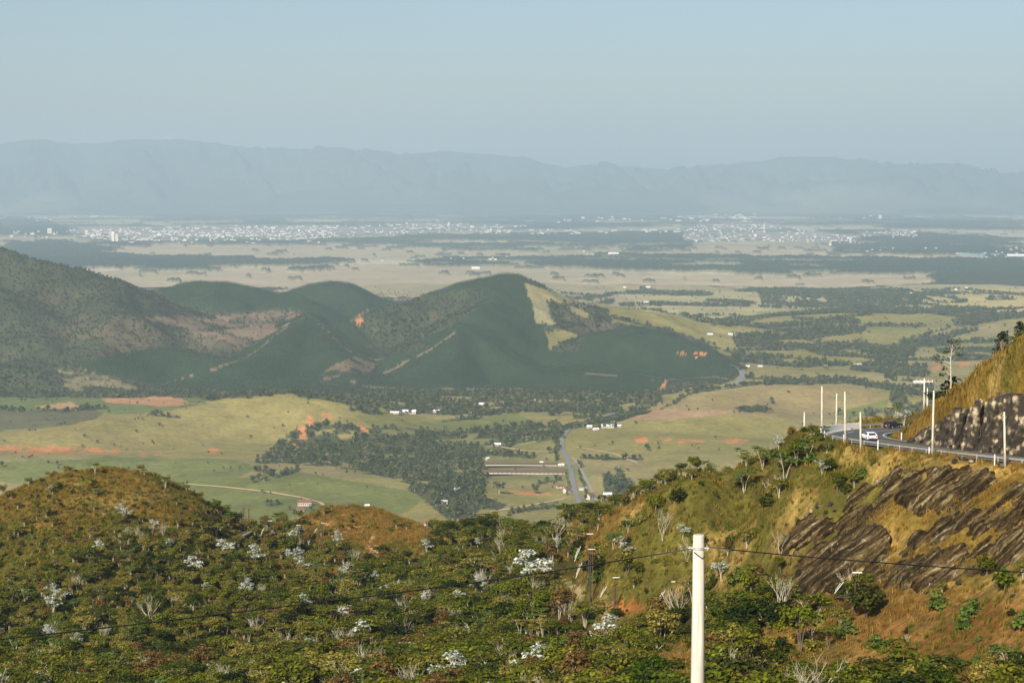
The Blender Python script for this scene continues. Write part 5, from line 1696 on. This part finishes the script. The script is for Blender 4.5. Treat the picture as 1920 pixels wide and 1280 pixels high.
# poles along the road
POLES = [ # px, top, base, dist, label
    (1748, 733, 846, 303, "tall white roadside pole in front of the grassy spur", .5), (1885, 773, 861, 285, "leaning white pole nearest the right edge", -2.0), (1614, 773, 838, 328, "short white pole between the car and the tallest pair", -1.3),
    (1585, 735, 833, 335, "tall white pole just left of the white car", -1.3), (1541, 725, 812, 366, "tall white pole at the tip of the bend", -.6), (1508, 773, 815, 380, "short thin white pole left of the bend", -.3), (1568, 738, 796, 400, "thin white pole on the far side of the bend", .0),
    (1738, 728, 790, 420, "thin distant pole beside the crossarm pole", 0),
]
for (a, t_, b_, d, lab, tilt) in POLES:
    q0, q1 = P(a, b_, d), P(a, t_, d)
    hgt = q1[2] - q0[2]
    g_ = zat([q0[0]], [q0[1]])[0]
    zb = min(g_, q0[2]) - .3
    o = empty("utility_pole", (q0[0], q0[1], zb), 0, label=lab, cat="pole", group="poles along the mountain road")
    o.rotation_euler = (0, math.radians(tilt), 0)
    mb = MB()
    mb.tube([(0, 0, 0), (0, 0, (q1[2] - zb) * .5), (0, 0, q1[2] - zb)], [.21, .17, .12], 10)
    obj("shaft", mb.mesh("shaft", M['concrete'], True), o)
    mb = MB()
    mb.tube([(0, 0, 0), (0, 0, .08)], [.14, .10], 10)
    obj("cap", mb.mesh("cap", M['concrete2']), o, (0, 0, q1[2] - zb))
# pole with crossarm
q0, q1 = P(1732, 790, 405), P(1732, 709, 405)
zb = zat([q0[0]], [q0[1]])[0] - .3
o = empty("utility_pole", (q0[0], q0[1], zb), label="white pole with crossarm beyond the grassy spur", cat="pole", group="poles along the mountain road")
H = q1[2] - zb
mb = MB(); mb.tube([(0, 0, 0), (0, 0, H)], [.2, .14], 10); obj("shaft", mb.mesh("shaft", M['concrete'], True), o)
mb = MB(); mb.box((0, 0, H - .7), (3.4, .12, .14)); obj("crossarm", mb.mesh("crossarm", M['concrete2']), o)
for dx in (-1.6, -.8, .8, 1.6):
    mb = MB(); mb.tube([(dx, 0, H - .62), (dx, 0, H - .3)], [.07, .05], 6); obj("insulator", mb.mesh("insulator", M['insulator']), o)

# white marker posts by the rail
mk = MB(); mk.box((0, 0, .55), (.16, .1, 1.7)); mkm = mk.mesh("marker_post", M['paint_w'])
mk = MB(); mk.box((0, 0, 1.45), (.17, .11, .22)); mkb = mk.mesh("dark_band", M['dark_steel'])
for (a, b_, d, lab) in [(1546, 822, 352, "white marker post left at the tip of the rail"), (1582, 828, 338, "white marker post left of the tall pole"), (1646, 836, 322, "white marker post right behind the white car"), (1865, 850, 287, "white marker post between the two right poles"), (1742, 843, 304, "dark-topped marker post left of the tall pole by the spur"), (1690, 826, 345, "tiny marker on the inner verge")]:
    q = P(a, b_, d)
    o = empty("marker_post", (q[0], q[1], road_z(q[1]) - .1), label=lab, cat="marker post")
    obj("post", mkm, o); obj("band", mkb, o)
# fence posts beyond the bend
fpm = MB(); fpm.box((0, 0, .5), (.14, .14, 1.5)); fpm = fpm.mesh("fence_post", M['bark_dark'])
fo = offset_line(ROAD, RW + 4.5)
k = 0
for i in range(int(NR * .5), NR - 10, 3):
    g_ = zat([fo[i][0]], [fo[i][1]])[0]
    obj("fence_post", fpm, None, (fo[i][0], fo[i][1], g_), label="short dark fence post on the verge beyond the bend", cat="fence post", group="fence posts beyond the bend")

# ------------------------------------------------------------------ cars
def car(name, loc, rz, paint, label):
    o = empty(name, loc, rz, label=label, cat="car")
    prof = [(-2.1, .35), (-2.1, .85), (-1.95, 1.0), (-1.5, 1.42), (-.2, 1.46), (.55, 1.05), (1.85, .85), (2.1, .62), (2.1, .35)]
    mb = MB()
    W = .86
    V = []
    for s in (-1, 1):
        for (a, b_) in prof:
            ww = W * (1 if b_ < 1.02 else .80)
            V.append((a, s * ww, b_))
    k = len(prof)
    Fc = [(i, i + 1, k + i + 1, k + i) for i in range(k - 1)] + [tuple(range(k))[::-1], tuple(range(k, 2 * k)), (k - 1, 0, k, 2 * k - 1)]
    mb.add(V, Fc)
    obj("body", mb.mesh("body", paint), o)
    g = MB()
    g.add([(-1.935, -.66, 1.04), (-1.935, .66, 1.04), (-1.545, .60, 1.38), (-1.545, -.60, 1.38)], [(0, 1, 2, 3)])
    for v in range(4): g.V[v] = (g.V[v][0] - .03, g.V[v][1], g.V[v][2])
    obj("rear_window", g.mesh("rear_window", M['glass']), o)
    g = MB()
    g.add([(.50, -.62, 1.12), (.50, .62, 1.12), (-.12, .58, 1.44), (-.12, -.58, 1.44)], [(0, 1, 2, 3)])
    for v in range(4): g.V[v] = (g.V[v][0] + .04, g.V[v][1], g.V[v][2] + .01)
    obj("windscreen", g.mesh("windscreen", M['glass']), o)
    for s in (-1, 1):
        g = MB()
        g.add([(-1.55, s * .80, 1.06), (.30, s * .80, 1.08), (-.22, s * .715, 1.40), (-1.35, s * .715, 1.38)], [(0, 1, 2, 3)])
        obj("side_window", g.mesh("side_window", M['glass']), o)
        g = MB(); g.box((-2.1, s * .66, .82), (.06, .26, .22)); obj("tail_light", g.mesh("tail_light", M['lamp_red']), o)
        for xx in (-1.35, 1.35):
            g = MB(); g.tube([(xx, s * .74, .32), (xx, s * .92, .32)], [.32, .32], 14); wh = obj("wheel", g.mesh("wheel", M['tyre']), o)
            g = MB(); g.tube([(xx, s * .90, .32), (xx, s * .94, .32)], [.18, .17], 10); obj("hubcap", g.mesh("hubcap", M['alu']), wh)
    g = MB(); g.box((-2.12, 0, .45), (.10, 1.6, .2)); obj("bumper", g.mesh("bumper", M['dark_steel']), o)
    g = MB(); g.box((-2.135, 0, .68), (.03, .42, .13)); obj("number_plate", g.mesh("number_plate", M['alu']), o)
    return o
def on_road(i, off):
    a, b_ = ROAD[i], ROAD[i + 1]
    t = (b_ - a) / np.hypot(*(b_ - a))
    n_ = np.array([-t[1], t[0]])
    c = a + n_ * off
    return (c[0], c[1], road_z(c[1]) + .0), math.atan2(t[1], t[0])
ir = int(np.argmin(np.abs(ROAD[:, 1] - 343)))
loc, rz = on_road(ir, .2)
car("hatchback", loc, rz, M['car_white'], "white hatchback seen from behind driving into the bend")
ir = int(np.argmin(np.hypot(ROAD[:, 0] - 74, ROAD[:, 1] - 381)))
loc, rz = on_road(ir, 2.6)
car("saloon_car", loc, rz, M['car_dark'], "black car on the far part of the bend")

# ------------------------------------------------------------------ rock cutting beside the road: broken columns
rnd.seed(21)
rc = empty("rock_cutting", (0, 0, 0), label="dark columnar rock cutting beside the road under the grassy spur", cat="rock face")
cand = smooth_line([P(*c)[:2] for c in CUT], 1)[::-1]
acc = 0
m_, nn_, l_, b2 = new_mat("cut_rock")
b2.inputs["Roughness"].default_value = .85
gg = nn_.new("ShaderNodeNewGeometry")
tn = nn_.new("ShaderNodeTexNoise"); tn.inputs["Scale"].default_value = .7; tn.inputs["Detail"].default_value = 7
l_.new(gg.outputs["Position"], tn.inputs["Vector"])
rp = nn_.new("ShaderNodeValToRGB")
rp.color_ramp.elements[0].position = .47; rp.color_ramp.elements[0].color = (.020, .014, .008, 1)
rp.color_ramp.elements[1].position = .66; rp.color_ramp.elements[1].color = (.42, .34, .22, 1)
e = rp.color_ramp.elements.new(.56); e.color = (.07, .052, .03, 1)
l_.new(tn.outputs["Fac"], rp.inputs["Fac"]); l_.new(rp.outputs["Color"], b2.inputs["Base Color"])
bpn = nn_.new("ShaderNodeBump"); bpn.inputs["Distance"].default_value = .4; l_.new(tn.outputs["Fac"], bpn.inputs["Height"]); l_.new(bpn.outputs[0], b2.inputs["Normal"])
M['cut'] = m_
cols = []
for i in range(len(cand) - 1):
    seg = cand[i + 1] - cand[i]
    ln = np.hypot(*seg)
    while acc < ln:
        cols.append((cand[i] + seg * acc / ln, math.atan2(seg[1], seg[0])))
        acc += rnd.uniform(.32, .62)
    acc -= ln
CUTW = np.array([P(*c) for c in CUT])
for c, ang in [(c_, a_, ) for c_, a_ in cols]:
    top = float(np.interp(c[1], CUTW[::-1, 1], CUTW[::-1, 2]))
    nv = np.array([math.sin(ang), -math.cos(ang)])
    if nv[1] > 0: nv = -nv
    ang = math.atan2(nv[1], nv[0]) + math.pi / 2
    c = c + nv * rnd.uniform(1.6, 3.0)
    base = road_z(c[1]) - .4
    hgt = max(.8, (top - base) * rnd.choice([.45, .7, .85, .95, 1.0]) * rnd.uniform(.9, 1.03))
    hgt = min(hgt, 9.5)
    if rnd.random() < .08: continue
    mb = MB()
    w0 = rnd.choice([.4, .5, .6, .8, 1.1]) * rnd.uniform(.85, 1.2)
    if w0 < .6: hgt = min(hgt, 6.0)
    depth = rnd.uniform(-1.3, .8)
    n_s = 6
    V = []
    for k in range(7):
        t = k / 6
        lean = -t * 1.2
        for s in range(n_s):
            an = s * 2 * math.pi / n_s + .3
            r = w0 * rnd.uniform(.62, 1.38) * (1 - .2 * t)
            V.append((math.cos(an) * r, math.sin(an) * r * 1.3 - lean + depth, hgt * t + (rnd.uniform(-.3, .3) if k == 6 else 0)))
    Fc = [(k * n_s + s, k * n_s + (s + 1) % n_s, (k + 1) * n_s + (s + 1) % n_s, (k + 1) * n_s + s) for k in range(6) for s in range(n_s)] + [tuple(6 * n_s + s for s in range(n_s))]
    mb.add(V, Fc)
    o = obj("rock_column", mb.mesh("rock_column", M['cut']), rc, (c[0], c[1], base))
    o.rotation_euler = (0, 0, ang)
print("columns", len(cols))

# loose boulders between the slabs
rnd.seed(31)
for (a, b_, s) in [(1520, 960, 9), (1534, 950, 12), (1548, 962, 10), (1556, 946, 12), (1566, 958, 9), (1512, 968, 9), (1790, 866, 14), (1806, 862, 16), (1822, 866, 14), (1838, 864, 12), (1700, 885, 12), (1880, 875, 16), (1895, 868, 12), (1660, 1085, 14), (1700, 1102, 12), (1750, 1098, 13), (1770, 1088, 10), (1800, 1094, 12), (1540, 975, 10), (1640, 985, 9), (1395, 1150, 10), (1900, 1118, 9), (1650, 905, 12)]:
    h = hit([a], [b_], (FGG,))[0]
    if np.isnan(h[0]): continue
    r = s * h[1] / F / 2
    mb = MB()
    V = []
    nlat, nlon = 4, 7
    for i in range(nlat + 1):
        for j in range(nlon):
            th_ = math.pi * i / nlat
            ph = 2 * math.pi * j / nlon
            rr = r * rnd.uniform(.75, 1.2)
            V.append((rr * 1.5 * math.sin(th_) * math.cos(ph), rr * math.sin(th_) * math.sin(ph), rr * .8 * math.cos(th_)))
    Fc = [(i * nlon + j, (i + 1) * nlon + j, (i + 1) * nlon + (j + 1) % nlon, i * nlon + (j + 1) % nlon) for i in range(nlat) for j in range(nlon)]
    mb.add(V, Fc)
    o = obj("boulder", mb.mesh("boulder", M['cut']), None, (h[0], h[1], h[2] + r * .3), label="loose angular boulder lying between the rock slabs", cat="rock", group="loose boulders on the rocky slope")
    o.rotation_euler = (rnd.uniform(-.3, .3), rnd.uniform(-.3, .3), rnd.uniform(0, 6))

# ------------------------------------------------------------------ railway and its masts
def track(pts_px, label):
    Q = []
    for a, b_ in zip(pts_px[:-1], pts_px[1:]):
        for t in np.linspace(0, 1, 10, endpoint=False):
            Q.append((a[0] * (1 - t) + b_[0] * t, a[1] * (1 - t) + b_[1] * t))
    Q = np.array(Q)
    h = hit(Q[:, 0], Q[:, 1], (FGG,))
    h = h[~np.isnan(h[:, 0])]
    L = smooth_line(h[::4], 2)
    L[:, 2] = zfun(L[:, 0], L[:, 1])
    o = empty("railway_track", (0, 0, 0), label=label, cat="railway track")
    def rib(name, o0, o1, lift, mat, th):
        V = []
        for i in range(len(L)):
            t = L[min(i + 1, len(L) - 1)] - L[max(i - 1, 0)]
            nn = np.array([-t[1], t[0]]) / (math.hypot(t[0], t[1]) + 1e-9)
            for q, zz in ((o0, -th), (o0, 0), (o1, 0), (o1, -th)):
                V.append((L[i][0] + nn[0] * q, L[i][1] + nn[1] * q, L[i][2] + lift + zz))
        Fc = [(i * 4 + k, i * 4 + k + 1, i * 4 + k + 5, i * 4 + k + 4) for i in range(len(L) - 1) for k in range(3)]
        obj(name, mesh(name, V, Fc, mat), o)
    rib("ballast", -1.9, 1.9, .25, M['ballast'], .6)
    rib("rail", -.75, -.66, .52, M['rust'], .15)
    rib("rail", .66, .75, .52, M['rust'], .15)
    sl = MB(); sl.box((0, 0, 0), (.26, 2.5, .16)); sl = sl.mesh("sleeper", M['sleeper'])
    acc = 0
    for i in range(len(L) - 1):
        d = L[i + 1] - L[i]
        ln = math.hypot(d[0], d[1])
        while acc < ln:
            c = L[i] + d * acc / ln
            q = obj("sleeper", sl, o, (c[0], c[1], c[2] + .29))
            q.rotation_euler = (0, 0, math.atan2(d[1], d[0]))
            acc += .75
        acc -= ln
#track([(1060, 1086), (1082, 1118), (1100, 1140)], "short visible stretch of railway by the catenary masts")
track([(425, 1024), (448, 1004), (478, 990)], "stretch of railway in the cutting right of the left hill")
#track([(1660, 1190), (1760, 1197), (1860, 1200)], "railway ledge crossing the lower right slope")

def mast(px, base, hpx, label, side=-1, arm=True):
    h = hit([px], [base], (FGG,))[0]
    H = hpx * h[1] / F
    o = empty("catenary_mast", h, rnd.uniform(-.15, .15), label=label, cat="mast", group="railway catenary masts")
    mb = MB(); mb.tube([(0, 0, -.5), (-.1 * side, 0, H)], [.19, .13], 8); obj("post", mb.mesh("post", M['dark_steel']), o)
    mb = MB(); mb.tube([(.55, .1, -.5), (.5, .1, H * 1.25)], [.08, .06], 6); obj("stay_post", mb.mesh("stay_post", M['rust']), o)
    if arm:
        mb = MB(); mb.box((.3, 0, H * 1.28), (1.3, .12, .12)); obj("insulator_bar", mb.mesh("insulator_bar", M['insulator']), o)
        mb = MB(); mb.tube([(0, 0, H * .66), (side * 2.6, 0, H * .5)], [.06, .06], 5); mb.tube([(0, 0, H * .52), (side * 2.6, 0, H * .5)], [.06, .06], 5); obj("bracket", mb.mesh("bracket", M['dark_steel']), o)
        mb = MB(); mb.tube([(side * 1.5, 0, H * .98), (side * 2.7, 0, H * .62)], [.045, .045], 5); mb.tube([(side * 1.9, .1, H * .94), (side * 2.6, .1, H * .7)], [.035, .035], 5); obj("insulator", mb.mesh("insulator", M['insulator']), o)
mast(1152, 1152, 56, "left dark mast of the group by the orange bank")
mast(1262, 1162, 58, "dark mast just left of the concrete pole")
mast(1106, 1134, 84, "tall dark mast by the short track")
mast(1103, 1098, 78, "dark mast behind the tall one by the track")
mast(1602, 1150, 62, "rusty mast in front of the rock slab")
mast(452, 985, 30, "left of the three masts on the skyline of the gap", -1, False)
mast(457, 984, 34, "middle of the three masts on the skyline of the gap", -1, False)
mast(466, 986, 34, "right of the three masts on the skyline of the gap", -1, False)
mast(505, 1031, 44, "dark mast left of the orange knoll")
mast(558, 1024, 32, "dark mast at the left foot of the knoll")
mast(604, 1020, 32, "dark mast in front of the knoll")
mast(797, 1022, 38, "dark mast at the right foot of the knoll", -1, False)

# ------------------------------------------------------------------ near concrete pole with its cable
D0 = 41.0
tp, bt = P(1310, 1002, D0), P(1310, 1280, D0)
zg = float(zat([tp[0]], [tp[1]])[0]) - .5
o = empty("concrete_pole", (tp[0], tp[1], zg), label="pale concrete pole in the foreground carrying the black cable", cat="pole")
H = tp[2] - zg
mb = MB()
r1 = 10.5 * D0 / F
mb.tube([(0, 0, 0), (0, 0, H * .5), (0, 0, H - .02), (0, 0, H)], [r1 * 1.75, r1 * 1.4, r1 * 1.0, r1 * .93], 24)
obj("shaft", mb.mesh("shaft", M['concrete'], False), o).data.polygons.foreach_set("use_smooth", [True] * 72 + [False, False])
hz_ = P(1310, 1027, D0)[2] - zg
mb = MB(); mb.tube([(0, 0, hz_ - .03), (0, 0, hz_ + .03)], [r1 * 1.08, r1 * 1.08], 20); obj("steel_band", mb.mesh("steel_band", M['alu']), o)
for s in (-1, 1):
    mb = MB(); mb.tube([(s * r1, -.02, hz_), (s * (r1 + .10), -.02, hz_)], [.025, .02], 8); mb.tube([(s * (r1 + .07), -.02, hz_ - .04), (s * (r1 + .07), -.02, hz_ + .04)], [.02, .02], 6)
    obj("hook", mb.mesh("hook", M['alu']), o)
mb = MB(); mb.tube([(-r1 * .9, -.12, hz_ - .06), (-r1 * .3, -r1 - .02, hz_ - .12), (r1 * .6, -r1 * .9, hz_ - .20), (r1 * 1.0, -.05, hz_ - .17)], [.012] * 4, 6); obj("cable_loop", mb.mesh("cable_loop", M['cable']), o)
def cable(pts, label, rad=.012, grip=.9):
    pts = smooth_line(pts, 3)
    o = empty("power_cable", (0, 0, 0), label=label, cat="cable")
    mb = MB(); mb.tube(pts, rad, 6); obj("conductor", mb.mesh("conductor", M['cable'], True), o)
    mb = MB(); mb.tube([(p[0], p[1] - .03, p[2] + .014) for p in pts], rad * .45, 5); obj("carrier_wire", mb.mesh("carrier_wire", M['cable'], True), o)
    a, b_ = pts[0], pts[0] + (pts[3] - pts[0]) / np.linalg.norm(pts[3] - pts[0]) * grip
    mb = MB(); mb.tube([tuple(a), tuple(b_)], [rad * 1.25, rad * 1.1], 8); obj("grip", mb.mesh("grip", M['alu']), o)
cable([P(1300, 1028, 41), P(1150, 1052, 40.6), P(960, 1083, 40), P(640, 1124, 39), P(320, 1162, 38), P(0, 1199, 37), P(-500, 1248, 35.5)], "black cable running from the pole to the left edge", grip=1.0)
cable([P(1320, 1025, 41), P(1470, 1040, 41), P(1620, 1052, 41), P(1770, 1063, 41), P(1920, 1073, 41), P(2300, 1085, 41)], "black cable running from the pole to the right edge", grip=.55)
